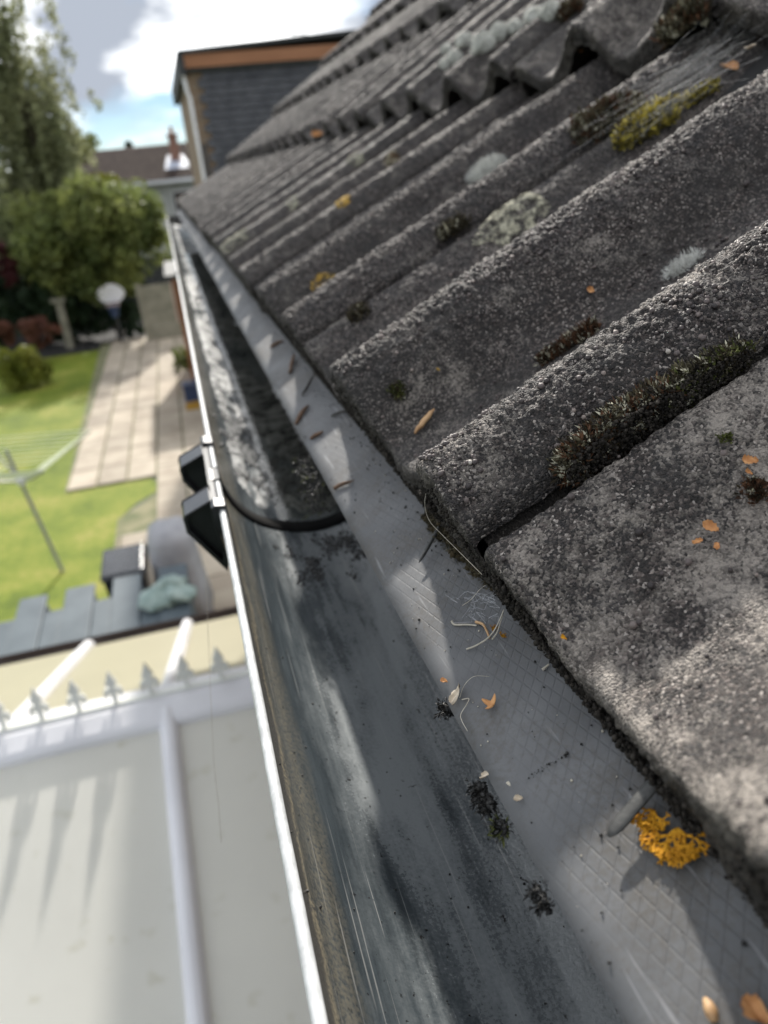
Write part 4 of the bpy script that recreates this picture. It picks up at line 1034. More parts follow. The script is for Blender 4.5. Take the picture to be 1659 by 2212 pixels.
MB().tube([(.79, 14.0, .5), (.79, 14.0, gz)], .03, 8).build('dark_downpipe', MT['binblack'], nb_)
t = empty('tv_aerial', (2.75, 15.6, 1.84), 'thin television aerial on the flat roof edge against the cloud', 'aerial')
MB().tube([(2.75, 15.6, 1.84), (2.75, 15.6, 2.2)], .012, 6).build('mast', MT['steel'], t)
MB().tube([(2.55, 15.6, 2.18), (3.05, 15.75, 2.13)], .009, 6).build('boom', MT['steel'], t)
for x in (2.6, 2.7, 2.8, 2.9, 3.0): MB().tube([(x, 15.5, 2.165), (x, 15.75, 2.165)], .006, 5).build('rod', MT['steel'], t)
t = empty('flue_terminal', (2.42, 15.6, 1.82), 'small round flue terminal on the flat roof left of the aerial', 'flue')
MB().lathe((2.42, 15.6, 1.82), [(.06, 0), (.06, .16), (.09, .17), (.09, .22), (.03, .25)], 12).build('pipe', MT['felt'], t)

# ------------------------------------------------------------------ far terraced house
fh = empty('far_house', (2.5, 42, gz), 'far house with brown tiled roof and pale wall beyond the garden', 'house')
MB().box(-4.2, 9, 38.6, 45.5, gz, .14).build('wall', MT['render'], fh)
mb = MB().prism([(38.2, .10), (42, 1.62), (45.9, .10), (45.9, .0), (42, 1.5), (38.2, .0)], -4.5, 9.3, 0); rf = mb.build('roof', MT['farroof'], fh)
for i in range(11):
    f0 = i / 11.0; y0, z0 = 38.2 + 3.8 * f0, .10 + 1.52 * f0
    MB().add([(-4.5, y0, z0 + .012), (9.3, y0, z0 + .012), (9.3, y0 + .36, z0 + .15), (-4.5, y0 + .36, z0 + .15), (-4.5, y0, z0 + .045), (9.3, y0, z0 + .045)], [(4, 5, 2, 3), (0, 1, 5, 4)]).build('tile_course', MT['farroof'], rf)
MB().box(-4.5, 9.3, 38.08, 38.2, -.06, .09).build('eaves_gutter', MT['white'], fh)
ch = MB().box(.72, 1.12, 39.9, 40.5, .7, 1.86).build('chimney', MT['redbrick'], fh)
MB().box(.66, 1.18, 39.84, 40.56, 1.86, 1.95).build('chimney_cap', MT['redbrick'], ch)
MB().lathe((.92, 40.2, 1.95), [(.10, 0), (.085, .25), (.11, .27), (.11, .3)], 12).build('chimney_pot', MT['orange'], ch)
mb = MB().add([(.30, 39.05, .50), (1.40, 39.05, .50), (1.36, 39.5, .68), (1.13, 39.86, .83), (.71, 39.86, .83), (.42, 39.5, .68)], [(0, 1, 2, 3, 4, 5)]); mb.build('flashing', MT['lead'], ch)
for s_ in (0, 1):
    x0, x1 = ((.36, .70), (1.14, 1.44))[s_]
    MB().add([(x0, 39.4, .66), (x1, 39.4, .66), (x1 - (.0 if s_ == 0 else .18), 40.5, 1.10), (x0 + (.18 if s_ == 0 else 0), 40.5, 1.10)], [(0, 1, 2, 3)]).build('side_flashing', MT['lead'], ch)
for x in (-2.6, .4, 3.4): 
    w_ = MB().box(x, x + 1.3, 38.56, 38.6, -1.5, -.4).build('window', MT['white'], fh); MB().box(x + .07, x + 1.23, 38.53, 38.56, -1.43, -.47).build('pane', MT['glass'], w_)

# ------------------------------------------------------------------ moss, lichen and litter on the tiles
def basis(n):
    n = np.asarray(n, float); a = np.array([0, 1.0, 0]); a = a - (a @ n) * n; a /= np.linalg.norm(a); return a, np.cross(n, a)
def sprigs(P, Nn, ln, lw, nl, seed, spread=.7):
    """P (m,3) bases, Nn (m,3) normals: rosettes of narrow pointed leaves"""
    r = np.random.default_rng(seed); m = len(P)
    d = Nn + r.normal(size=(m, 3)) * .38; d /= np.linalg.norm(d, axis=1)[:, None]
    L_ = ln * (.45 + .9 * r.random(m))
    ph = r.random((m, nl)) * 2 * math.pi
    a = np.cross(d, [0.31, .8, .2]); a /= np.linalg.norm(a, axis=1)[:, None]; b = np.cross(d, a)
    rad = a[:, None] * np.cos(ph)[..., None] + b[:, None] * np.sin(ph)[..., None]
    tt = r.random((m, nl))
    B = P[:, None] + d[:, None] * (L_[:, None] * tt * .8)[..., None]
    ll = (L_[:, None] * (.35 + .5 * r.random((m, nl))))[..., None]
    el = (.25 + .9 * tt)[..., None]
    tip = B + (rad * np.cos(el) * spread + d[:, None] * np.sin(el)) * ll
    w = np.cross(np.broadcast_to(d[:, None], rad.shape), rad) * lw * (.7 + .6 * r.random((m, nl, 1)))
    mid = (B + tip) / 2 + d[:, None] * ll * .06
    V = np.stack([B, mid + w, tip, mid - w], 2).reshape(-1, 3)
    return V, np.arange(len(V)).reshape(-1, 4)
def moss(name, label, path, width, ht, n, mats, seed, lw=.00022, nl=8, bed='hairmoss', cat='moss', tipfrac=.12, bump_h=1.0):
    """clump following a path of picture points that lie on the tiles"""
    r = np.random.default_rng(seed)
    pts = []
    for q in path:
        h = on_tile(*q) if len(q) == 2 else (at_y(*q), axes(0)[1], 0)
        if h: pts.append(h)
    if not pts: print('moss off roof', name, label); return
    Pp = np.array([p[0] for p in pts]); Np = np.array([p[1] for p in pts])
    if len(pts) == 1: Pp = np.repeat(Pp, 2, 0); Np = np.repeat(Np, 2, 0)
    f = r.random(n) * (len(Pp) - 1); i = np.minimum(f.astype(int), len(Pp) - 2); g = (f - i)[:, None]
    c = Pp[i] * (1 - g) + Pp[i + 1] * g; nn = Np[i] * (1 - g) + Np[i + 1] * g; nn /= np.linalg.norm(nn, axis=1)[:, None]
    a = np.cross(nn, [0.2, .9, .1]); a /= np.linalg.norm(a, axis=1)[:, None]; b = np.cross(nn, a)
    wl = width * (.55 + .75 * vnoise(f * 2.3, f * 0 + seed, seed)) * (np.clip(np.minimum(f, len(Pp) - 1 - f) * 2.5, .35, 1) if len(path) > 1 else 1)
    q = r.random(n) * 2 * math.pi; s = np.sqrt(r.random(n)) * wl
    o_ = a * (np.cos(q) * s)[:, None] + b * (np.sin(q) * s)[:, None]
    mound = ht * bump_h * np.clip(1 - (s / (wl + 1e-9)) ** 2, 0, 1) * (.4 + .8 * vnoise(f * 5, s / width * 3, seed + 1))
    P = c + o_ + nn * (mound * .8 - .0006)[:, None]
    t = empty(name, P[P[:, 2].argmin()], label, cat)
    k = max(8, n // 5)
    V, F = blob_cloud(P[:k] - nn[:k] * .0022, max(.0004, width * .06) * (.5 + .8 * r.random(k)))
    mk('bed', V, F, MT[bed], t, True, kind='stuff')
    nt_ = int(n * tipfrac)
    split = np.arange(n); r.shuffle(split)
    main = split[nt_:]; parts = np.array_split(main, max(1, len(mats) - 1))
    patch = vnoise(f * 6, s / width * 4, seed + 7)
    tips_ = np.argsort(-(patch + .35 * r.random(n)))[:nt_] if nt_ else []
    for m_, ids in list(zip(mats[:-1] if len(mats) > 1 else mats, parts)) + ([(mats[-1], tips_)] if nt_ else []):
        V, F = sprigs(P[ids], nn[ids], ht * .75, lw, nl, seed + 3)
        mk('sprigs', V, F, MT[m_], t, kind='stuff')
    return t
def crust(name, label, centre, rx_, ry_, mat, seed, cat='lichen', thick=.0008):
    """thin crusty lichen patch that follows the tile"""
    h = on_tile(*centre)
    if not h: print('crust off', label); return
    p, n, k = h; s, nn = axes(k)
    u0 = (p - CR[k]) @ s; y0_ = p[1]
    nr, na = 9, 36; V = []; 
    for i in range(nr):
        for j in range(na):
            q = 2 * math.pi * j / na; f = i / (nr - 1) * (.75 + .45 * float(vnoise(np.array([math.cos(q) * 2 + 5]), np.array([math.sin(q) * 2 + 5]), seed)[0]))
            uu, yy_ = u0 + rx_ * f * math.cos(q), y0_ + ry_ * f * math.sin(q)
            c_ = (yy_ - Y0 + .024) % TY - .024
            w_ = float(prof(np.array([c_]))[0]) + thick * (1.6 if i < nr - 1 else -.6) + .0010 + .0006 * float(vnoise(np.array([uu * 500]), np.array([yy_ * 500]), seed)[0])
            V.append(CR[k] * np.array([1, 0, 1]) + s * uu + nn * w_ + np.array([0, yy_, 0]))
    F = [(i * na + j, i * na + (j + 1) % na, (i + 1) * na + (j + 1) % na, (i + 1) * na + j)[::-1] for i in range(nr - 1) for j in range(na)]
    return mk(name, V, F, MT[mat], None, True, label=label, cat=cat)
def cushion(name, label, uv, rad, mat='cushion', seed=0, cat='moss', hair='hoary', nh=420, stretch=1.0, hgt=.62, hl=.0022):
    h = on_tile(*uv)
    if not h: print('cushion off', label); return
    p, n, k = h; s, _ = axes(k); a = s - (s @ n) * n; a /= np.linalg.norm(a); b = np.cross(n, a)
    r = np.random.default_rng(seed)
    t = empty(name, p - n * .001, label, cat)
    nr, na = 10, 26; V = []
    for i in range(nr):
        f = i / (nr - 1) * math.pi * .55
        for j in range(na):
            q = 2 * math.pi * j / na
            rr_ = rad * (1 + .22 * (float(vnoise(np.array([math.cos(q) * 1.7 + f * 2 + 9]), np.array([math.sin(q) * 1.7 + 9]), seed)[0]) - .5) * 2)
            V.append(p + a * (math.sin(f) * math.cos(q) * rr_ * stretch) + b * (math.sin(f) * math.sin(q) * rr_) + n * (math.cos(f) * rr_ * hgt - .0004))
    F = [(i * na + j, (i + 1) * na + j, (i + 1) * na + (j + 1) % na, i * na + (j + 1) % na) for i in range(nr - 1) for j in range(na)]
    mk('cushion', V, F, MT[mat], t, True)
    d = r.normal(size=(nh, 3)); d /= np.linalg.norm(d, axis=1)[:, None]; d = np.where((d @ n)[:, None] < 0, -d, d)
    P = p + (d - (d @ n)[:, None] * n) * rad * np.where(True, 1, 1) ; 
    P = p + a * (d @ a)[:, None] * rad * stretch + b * (d @ b)[:, None] * rad + n * (d @ n)[:, None] * rad * hgt
    Vh, Fh = sprigs(P, d * .7 + n * .5, hl, .00012, 4, seed)
    mk('hairs', Vh, Fh, MT[hair], t, kind='stuff')
    return t
def flake(name, label, p, n, size, ang, mat, seed, cat='husk', curl=.75, lift=.0006, asp=.7, group=None):
    """curled bud scale: a thin cupped leaf shape"""
    r = np.random.default_rng(seed); a, b = basis(n)
    ca, sa = math.cos(ang), math.sin(ang); A = a * ca + b * sa; B = -a * sa + b * ca
    nu, nv = 11, 8; V = []; jag = .62 + .5 * r.random(nu); asp = asp * (.7 + .5 * r.random()); tw_ = r.normal() * .25
    for th in (0, 1):
        for i in range(nu):
            t_ = i / (nu - 1) * 2 - 1; wd = asp * math.sqrt(max(0, 1 - abs(t_) ** 2.2)) * (1 + .25 * t_) * jag[i] + .02
            for j in range(nv):
                s_ = j / (nv - 1) * 2 - 1
                z = curl * (s_ * s_ * wd * .9 + .7 * t_ * t_ * (t_ > 0)) + .10 * math.sin(5 * s_ + 3 * t_ + seed) + tw_ * s_ * t_
                V.append(p + size * .5 * (A * t_ + B * s_ * wd) + n * (size * .5 * z + lift - th * .00018))
    G_ = grid_faces(nu, nv); F = [list(f) for f in G_[:, ::-1]] + [list(f + nu * nv) for f in G_]
    return mk(name, V, F, MT[mat], None, True, label=label, cat=cat, group=group)
def stick(name, label, p0, p1, rad, mat, cat='stick', bend=.05, seed=0, taper=(.6, 1, .9, .35), n=9, parent=None, up=(0, 0, 1), seg=7):
    r = np.random.default_rng(seed); p0 = np.array(p0); p1 = np.array(p1); t = np.linspace(0, 1, n)[:, None]
    ln = np.linalg.norm(p1 - p0)
    P = p0 + (p1 - p0) * t + np.array(up) * (np.sin(t * math.pi) * ln * bend) + r.normal(size=(n, 3)) * ln * .008
    rd = rad * np.interp(t[:, 0], np.linspace(0, 1, len(taper)), taper)
    o = MB().tube(P, rd, seg).build(name, MT[mat], parent, True, label=label, cat=cat)
    return o

moss('moss_clump', 'long dark moss clump with pale tips in the gap beside the nearest roll', [(1240, 1022), (1300, 970), (1355, 928), (1412, 893), (1452, 870)], .0088, .0050, 7500, ['hairmoss', 'olive', 'brownmoss', 'crumb', 'tips'], 1, tipfrac=.14, lw=.00030, bed='crumb', bump_h=1.5)
moss('moss_clump', 'dark green moss with pale crown farther up the gap beside the nearest roll', [(1462, 862), (1508, 838), (1552, 808), (1618, 772)], .0062, .0040, 4000, ['hairmoss', 'crumb', 'greenmoss', 'olive', 'tips'], 2, tipfrac=.14, lw=.00028, bed='crumb', bump_h=1.4)
moss('moss_tuft', 'rusty brown moss tuft behind the crest of the nearest roll', [(1172, 790), (1215, 760), (1262, 728), (1290, 712)], .0034, .0042, 800, ['brownmoss', 'hairmoss', 'brownmoss', 'tips'], 3, tipfrac=.14)
cushion('moss_tuft', 'hoary white-haired moss tuft on the crest at the right edge', (1480, 580), .0036, 'olive', 5, nh=500, stretch=2.0, hgt=.35, hl=.0034)
moss('moss_clump', 'yellow-green moss clump behind the second roll crest', [(1338, 322), (1375, 292), (1415, 266), (1458, 242)], .0070, .0085, 1500, ['yellowmoss', 'olive', 'yellowmoss', 'tips'], 6, lw=.0005, bed='olive', tipfrac=.1)
moss('moss_clump', 'thin yellow moss strip along the second roll near the cobweb', [(1480, 226), (1510, 207), (1545, 188)], .0040, .0050, 420, ['yellowmoss', 'olive', 'yellowmoss'], 7, lw=.0005, bed='olive', tipfrac=.3)
moss('moss_clump', 'olive brown moss bank left of the yellow moss', [(1245, 295), (1290, 268), (1335, 250), (1385, 235)], .0100, .0080, 1500, ['olive', 'brownmoss', 'olive', 'tips'], 8, lw=.0005, bed='olive', tipfrac=.1)
cushion('moss_cushion', 'large pale grey moss cushion on the third roll', (1052, 372), .0085, 'cushion', 9, nh=1500, stretch=1.9, hgt=.8, hl=.0028)
moss('moss_clump', 'small dark moss clump in the gap below the pale lichen patch', [(962, 520), (985, 505), (1010, 492)], .0075, .0070, 420, ['hairmoss', 'olive', 'tips'], 10, lw=.0004, tipfrac=.06)
crust('lichen_patch', 'wide pale furry lichen patch in the trough behind the second roll', (1105, 475), .024, .014, 'crust', 3)
crust('lichen_patch', 'cream lichen streak on the far tiles near the gutter end', (508, 518), .020, .022, 'crust', 4)
crust('lichen_patch', 'pale lichen blotch high on a far tile of the first course', (770, 345), .013, .016, 'crust', 5)
crust('lichen_patch', 'mustard lichen smear on a roll crest of the first course', (742, 436), .008, .008, 'yellowcrust', 6)
crust('lichen_patch', 'orange lichen smear low on a roll near the tray', (700, 612), .010, .006, 'yellowcrust', 7)
crust('lichen_patch', 'faint whitish lichen streak beside the far gutter end', (630, 440), .012, .012, 'crust', 8)
cl = [((1004, 92), .015, 'pale round moss cushion, left of the pair on the second course'), ((1042, 100), .018, 'pale round moss cushion, right of the pair on the second course'), ((1078, 72), .014, 'round moss cushion just above the pale pair'), ((1112, 62), .012, 'small moss cushion at the upper end of the cushion row'), ((983, 128), .013, 'brownish moss cushion on the roll end below the pale pair'), ((962, 140), .010, 'little grey moss cushion at the tip of a roll end'), ((1155, 40), .016, 'grey moss cushion high on the second course roll'), ((1190, 28), .014, 'moss cushion at the top edge of the second course'), ((965, 108), .011, 'grey moss cushion left of the pale pair')]
for i, (uv, rd, lab) in enumerate(cl): cushion('moss_cushion', lab, uv, rd * .8, 'cushion', 40 + i, nh=300, hl=.002, hgt=.9)
moss('moss_clump', 'shaggy brown-grey moss on the course edge at the top right', [(1440, 92, .515), (1465, 72, .505), (1490, 52, .495), (1512, 34, .49)], .0100, .0090, 1100, ['olive', 'brownmoss', 'olive', 'tips'], 12, lw=.0006, bed='olive', tipfrac=.2)
moss('moss_clump', 'reddish brown moss on the second course roll near the top', [(1215, 40), (1235, 32), (1255, 25)], .0110, .0090, 320, ['brownmoss', 'olive', 'tips'], 13, lw=.0006, tipfrac=.1)
moss('moss_tuft', 'tiny dark moss tuft in the trough above the tan needle husk', [(850, 838), (866, 852)], .0040, .0026, 200, ['hairmoss', 'greenmoss', 'tips'], 14, tipfrac=.05)
moss('moss_tuft', 'small brown moss spot on the pan at the right edge', [(1622, 1050), (1640, 1075)], .0040, .0028, 160, ['brownmoss', 'hairmoss', 'tips'], 15, tipfrac=.05)
moss('moss_tuft', 'dim greenish moss speck on the pale pan near the right edge', [(1560, 950), (1575, 945)], .0018, .0015, 60, ['greenmoss', 'hairmoss'], 16, tipfrac=0)
moss('moss_clump', 'dark moss in a far gap between two rolls', [(760, 690), (790, 668)], .006, .004, 160, ['hairmoss', 'olive', 'tips'], 17, lw=.0005, tipfrac=.05)
moss('moss_clump', 'rust coloured moss on a far roll of the first course', [(840, 360), (862, 350)], .010, .009, 160, ['brownmoss', 'olive', 'tips'], 18, lw=.0006, tipfrac=.3)

def tile_flake(label, u, v, size, ang, mat, seed, **kw):
    h = on_tile(u, v)
    if h: flake('bud_scale', label, h[0] + h[1] * .0012, h[1], size * .8, ang, mat, seed, 'bud scale', **kw)
    else: print('flake off', label)
tile_flake('largest orange bud scale on the near pan', 1536, 1148, .0052, .4, 'husk', 1)
tile_flake('orange bud scale left of the largest one on the near pan', 1508, 1178, .0036, 1.4, 'husk', 2)
tile_flake('pale orange bud scale right below the largest one', 1549, 1188, .0030, 2.4, 'husk', 3)
tile_flake('pinkish bud scale near the right edge beside brown moss', 1618, 1003, .0050, .9, 'husk', 4)
tile_flake('small orange bud scale beneath the pinkish one', 1617, 1028, .0026, .2, 'husk', 5)
tile_flake('tan bud scale alone in the big dark trough', 1275, 632, .0046, .6, 'husk', 6)
tile_flake('tiny yellow scale in the dark trough', 947, 801, .0024, .3, 'yellowcrust', 7)
tile_flake('brown leaf fragment under the cobweb', 1575, 152, .013, .7, 'husk', 8)
flake('bud_scale', 'curled straw scale in the cobweb', at_y(1622, 105, .39), axes(0)[1], .0055, 1.2, 'palehusk', 9, 'bud scale')
flake('bud_scale', 'orange crumb under a roll end of the second course', at_y(1256, 113, .668), axes(0)[1], .0050, .3, 'husk', 10, 'bud scale')
tile_flake('peach coloured scale far along the second course', 686, 292, .030, 1.0, 'husk', 11)
tile_flake('yellow crumb on the near pan edge by the tray', 1221, 1384, .0019, .3, 'yellowlichen', 12)
h0 = on_tile(898, 942); h1 = on_tile(940, 888)
stick('needle_husk', 'plump tan needle husk lying in the dark trough', h0[0] + h0[1] * .0016, h1[0] + h1[1] * .0016, .0014, 'seed', 'needle husk', .03, 3, (.35, .9, 1, .9, .25), 11)

# cobweb: many fine strands drawn from roll to roll
def cobweb():
    r = np.random.default_rng(77); mb = MB()
    A = [(1230, 345), (1300, 300), (1370, 250), (1330, 330), (1420, 230), (1480, 210), (1400, 190), (1390, 260)]
    B = [(1655, 95), (1655, 70), (1640, 120), (1600, 60), (1655, 50), (1655, 110), (1560, 120), (1655, 82)]
    pa = [on_tile(*q) for q in A]; pb = [(at_y(q[0], q[1], .375 + .03 * r.random()), axes(0)[1]) for q in B]
    pa = [q for q in pa if q]; pb = [q for q in pb if q]
    for i in range(120):
        a_ = pa[r.integers(len(pa))]; b_ = pb[r.integers(len(pb))]
        p = a_[0] + a_[1] * (.001 + .003 * r.random()) + r.normal(size=3) * .009
        q = b_[0] + b_[1] * (.001 + .012 * r.random()) + r.normal(size=3) * .005
        f0, f1 = sorted((r.random() * .5, .55 + r.random() * .45)); p, q = p + (q - p) * f0 * .6, p + (q - p) * f1
        m_ = (p + q) / 2 + np.array([0, 0, -.002]) * r.random()
        mb.tube([p, m_, q], (.00002 + .000045 * r.random() ** 3), 3, False)
    mb.build('cobweb', MT['web'], None, label='silky cobweb stretched over the trough at the top right', cat='cobweb', kind='stuff')
cobweb()

# ------------------------------------------------------------------ pegs and litter on the tray
def peg(label, tip, root, lift_t, lift_r, rad, flat):
    p = on_tray(*tip) + TN * lift_t; q = on_tray(*root) + TN * lift_r; q = q + (q - p) * .5
    t = np.linspace(0, 1, 12)[:, None]; P = p + (q - p) * t
    rd = rad * np.concatenate([[.25, .75, .95], np.ones(9)])
    return MB().tube(P, rd, 10, True, (TN, flat)).build('metal_peg', MT['nail'], None, True, label=label, cat='metal peg')
peg('thin grey metal peg poking from under the nearest roll', (915, 1228), (955, 1172), .0032, .0048, .00085, .8)
peg('thick flat grey metal peg beside the golden lichen', (1330, 1828), (1400, 1748), .0040, .0042, .00175, .26)
def tr(u, v, l=.0003): return on_tray(u, v) + TN * l
stick('stick', 'brown bark stick on the tray, second from the joint', tr(640, 918, .001), tr(668, 878, .001), .0016, 'stick', 'stick', .04, 21)
stick('stick', 'short brown stick on the tray below the dark wet patch', tr(672, 950, .001), tr(700, 935, .001), .0013, 'stick', 'stick', .02, 22)
stick('stick', 'pointed brown stick lying on the tray lip above the joint', tr(725, 1058, .0012), tr(768, 1042, .0012), .0011, 'stick', 'stick', .04, 23, (.9, 1, .8, .2))
stick('twig', 'dark grey twig under the tile edge', tr(718, 900, .001), tr(762, 893, .003), .0010, 'twig', 'twig', .0, 24)
stick('twig', 'long dark twig leaning from the far tile edge onto the tray', tr(655, 857, .001), tr(685, 820, .004), .0011, 'twig', 'twig', .0, 25)
stick('stick', 'thin reddish stick far along the tray', tr(628, 808, .001), tr(640, 770, .002), .0016, 'stick', 'stick', .05, 26)
stick('stick', 'small brown stick farthest along the tray', tr(585, 752, .001), tr(612, 738, .001), .0016, 'stick', 'stick', .05, 27)
tt_ = [((963, 1475), .0024, .5, 'husk', 'orange husk near the tray lip'), ((1124, 1730), .0022, 1.2, 'palehusk', 'pale seed with a red tip on the lower tray'), ((1050, 1681), .0026, 1.9, 'palehusk', 'cream husk caught in the black moss on the tray lip'), ((1103, 1698), .0013, .2, 'fibre', 'tiny white paint flake on the lower tray'), ((1390, 1783), .0026, 2.2, 'palehusk', 'pinkish husk between the thick peg and golden lichen'), ((1640, 2192), .0050, .3, 'husk', 'orange husk in the bottom right corner')]
for i, (uv, sz, an_, m_, lab) in enumerate(tt_): flake('husk', lab, tr(*uv), TN, sz, an_, m_, 50 + i)
# long pale husk and the three-lobed orange husk
t_ = flake('husk', 'long pale split husk lying on the tray lip', tr(990, 1507, .0008), TN, .0062, -.95, 'palehusk', 61, asp=.38, curl=.5)
tri = empty('lobed_husk', tr(1066, 1527), 'three-lobed orange husk in the middle of the tray', 'husk')
for i, an_ in enumerate((-1.25, .55, 2.3)):
    a_, b_ = basis(TN); d = a_ * math.cos(an_) + b_ * math.sin(an_)
    P = [tr(1066, 1527, .0008) + d * f * .0026 + TN * (.0004 + .0016 * f * f) for f in np.linspace(0, 1, 7)]
    MB().tube(P, [.0008, .0010, .0009, .0008, .0007, .0005, .0002], 7, True, (TN, .35)).build('lobe', MT['husk'], tri, True)
stick('straw', 'pale straw tip lying on the tray at the bottom edge', tr(1552, 2215, .0015), tr(1530, 2165, .0015), .0012, 'seed', 'straw', .02, 28)
# wiry fibres and roots on the tray
def fibre(label, uvs, rad, mat, seed, lifts=None, name='root_fibre', cat='fibre'):
    P = np.array([tr(u, v, (.0006 if lifts is None else lifts[i])) for i, (u, v) in enumerate(uvs)])
    tt = np.linspace(0, len(P) - 1, len(P) * 6); i0 = np.minimum(tt.astype(int), len(P) - 2); f = (tt - i0)[:, None]
    Pm = np.vstack([P[:1] * 2 - P[1:2], P, P[-1:] * 2 - P[-2:-1]])
    a, b, c, d = Pm[i0], Pm[i0 + 1], Pm[i0 + 2], Pm[i0 + 3]
    Q = .5 * (2 * b + (c - a) * f + (2 * a - 5 * b + 4 * c - d) * f ** 2 + (3 * b - a - 3 * c + d) * f ** 3)
    return MB().tube(Q, rad * (1 - .4 * np.linspace(0, 1, len(Q))), 6).build(name, MT[mat], None, True, label=label, cat=cat)
fibre('pale curled root lying across the tray', [(978, 1345), (985, 1352), (1010, 1352), (1032, 1354)], .00042, 'fibre', 1)
fibre('brown hooked stalk beside the pale root', [(1032, 1348), (1038, 1352), (1050, 1358), (1057, 1370), (1060, 1382)], .00055, 'seed', 2, [.001, .0016, .002, .0016, .0006])
fibre('tan-tipped thread looping to the tile edge', [(1010, 1405), (1030, 1400), (1060, 1388), (1080, 1372), (1095, 1352), (1105, 1340)], .00030, 'fibre', 3, [.0006, .001, .002, .003, .004, .005])
fibre('bundle thread beside the yellow lichen crumbs', [(1066, 1385), (1080, 1376), (1090, 1362), (1100, 1345)], .00026, 'fibre', 4, [.0008, .002, .003, .004])
fibre('white wavy thread trailing from the pale split husk', [(1000, 1514), (1015, 1512), (1010, 1525), (998, 1545), (1000, 1560), (1012, 1582)], .00016, 'fibre', 5)
fibre('fine arched hair rising over the tray middle', [(995, 1510), (1010, 1490), (1035, 1475), (1060, 1465)], .00010, 'fibre', 6, [.0006, .002, .003, .0008])
fibre('short white straw poking from the tile edge', [(1174, 1450), (1188, 1438)], .00045, 'fibre', 7)
fibre('thin web thread on the upper tray', [(1000, 1310), (1020, 1300), (1045, 1280), (1075, 1268)], .00012, 'fibre', 8, [.0004, .001, .002, .003])
h0 = on_tile(930, 1052); 
P = [at_y(*q) for q in ((921, 1062, .2145), (916, 1090, .2150), (925, 1125, .212), (950, 1150, .205), (985, 1185, .195), (1015, 1215, .186), (1045, 1245, .178))]
tt = np.linspace(0, 6, 40); Q = np.stack([np.interp(tt, range(7), [p[k] for p in P]) for k in range(3)], 1)
Q = np.stack([np.convolve(np.pad(Q[:, k], 3, 'edge'), np.ones(7) / 7, 'valid') for k in range(3)], 1)
MB().tube(Q, .00008, 6).build('grass_stalk', MT['fibre'], None, True, label='long thin dry stalk hanging over the butt of the nearest roll', cat='stalk')
# spider threads hanging beside the gutter
P = [at_y(*q) for q in ((436, 1195, .37), (444, 1240, .37), (447, 1300, .36), (450, 1380, .35), (455, 1500, .33), (462, 1650, .31), (472, 1740, .30), (478, 1820, .29))]
MB().tube(P, .00011, 5).build('spider_thread', MT['fibre'], None, True, label='single pale spider thread hanging from the bracket lug', cat='thread')

r9 = np.random.default_rng(5); mbw = MB()
for i in range(26):
    u0, v0 = 985 + 95 * r9.random(), 1285 + 60 * r9.random()
    Pw = [tr(u0 + (i2 * 9) * math.cos(r9.random() * 6), v0 + i2 * 6 * math.sin(r9.random() * 6), .0003 + .0012 * r9.random()) for i2 in range(4)]
    mbw.tube(Pw, .00007, 3, False)
mbw.build('web_wisp', MT['web'], None, label='wisps of torn cobweb on the tray beside the pale root', cat='cobweb', kind='stuff')
# crumbs on the tray and specks in the gutter
n = 170; uy = rng.uniform(.06, .62, n); ux = rng.uniform(.0525, .078, n)
P = np.stack([ux, uy, TZ0 + TSL * ux + .0003], 1)
row = np.stack([np.interp(np.linspace(0, 1, 26), [0, 1], a_) for a_ in zip(tr(1145, 1680), tr(1228, 1630))], 1) + rng.normal(size=(26, 3)) * .0004
e1 = rng.uniform(.22, .95, 260); e2 = .0765 - np.abs(rng.normal(size=260)) * .0035
P = np.vstack([P, row, np.stack([e2, e1, TZ0 + TSL * e2 + .0004], 1)]); V, F = blob_cloud(P, .00012 + .00042 * rng.random(len(P)) ** 2.5); mk('tray_crumbs', V, F, MT['dirt'], None, True, label='scattered black crumbs on the grey tray', cat='crumbs', kind='stuff')
n = 60; ux = rng.uniform(.0525, .078, n); uy = rng.uniform(.07, .4, n); P = np.stack([ux, uy, TZ0 + TSL * ux + .0002], 1)
V, F = blob_cloud(P, .00010 + .0003 * rng.random(n) ** 2); mk('tray_flecks', V, F, MT['fibre'], None, True, label='scattered white flecks on the grey tray', cat='flecks', kind='stuff')
n = 240; t_ = rng.uniform(.15, 2.0, n); uy = rng.uniform(.1, .44, n)
P = np.stack([RR - (RR - .0002) * np.cos(t_), uy, RZ - (RD * RR - .0002) * np.sin(t_)], 1)
V, F = blob_cloud(P, .00012 + .0004 * rng.random(n) ** 2.5); mk('gutter_specks', V, F, MT['dirt'], None, True, label='black grit specks in the near gutter', cat='grit', kind='stuff')

# golden leafy lichen beside the thick peg
def lichen_fan(name, label, root, ang0, size, seed, lift=.0016):
    r = np.random.default_rng(seed); a_, b_ = basis(TN); mb = MB()
    def grow(p, ang, ln, w, lev):
        q = p + (a_ * math.cos(ang) + b_ * math.sin(ang)) * ln + TN * r.normal() * .00025
        mb.tube([p, (p + q) / 2 + TN * .0002, q, q + (q - p) * .22], [w * .8, w, w * 1.15, w * .55], 6, True, (TN, .45))
        if lev > 0:
            for s_ in ((-1, 1) if r.random() < .75 else (-1, 0, 1)):
                grow(q, ang + s_ * (.42 + .35 * r.random()) + r.normal() * .12, ln * (.68 + .2 * r.random()), w * .86, lev - 1)
    for k in range(4): grow(root + TN * lift, ang0 + (k - 1.5) * .55, size * .22, size * .045, 5)
    return mb.build(name, MT['yellowlichen'], None, True, label=label, cat='lichen')
a_, b_ = basis(TN)
def ang_px(p, q):
    d = tr(*q) - tr(*p); return math.atan2(d @ b_, d @ a_)
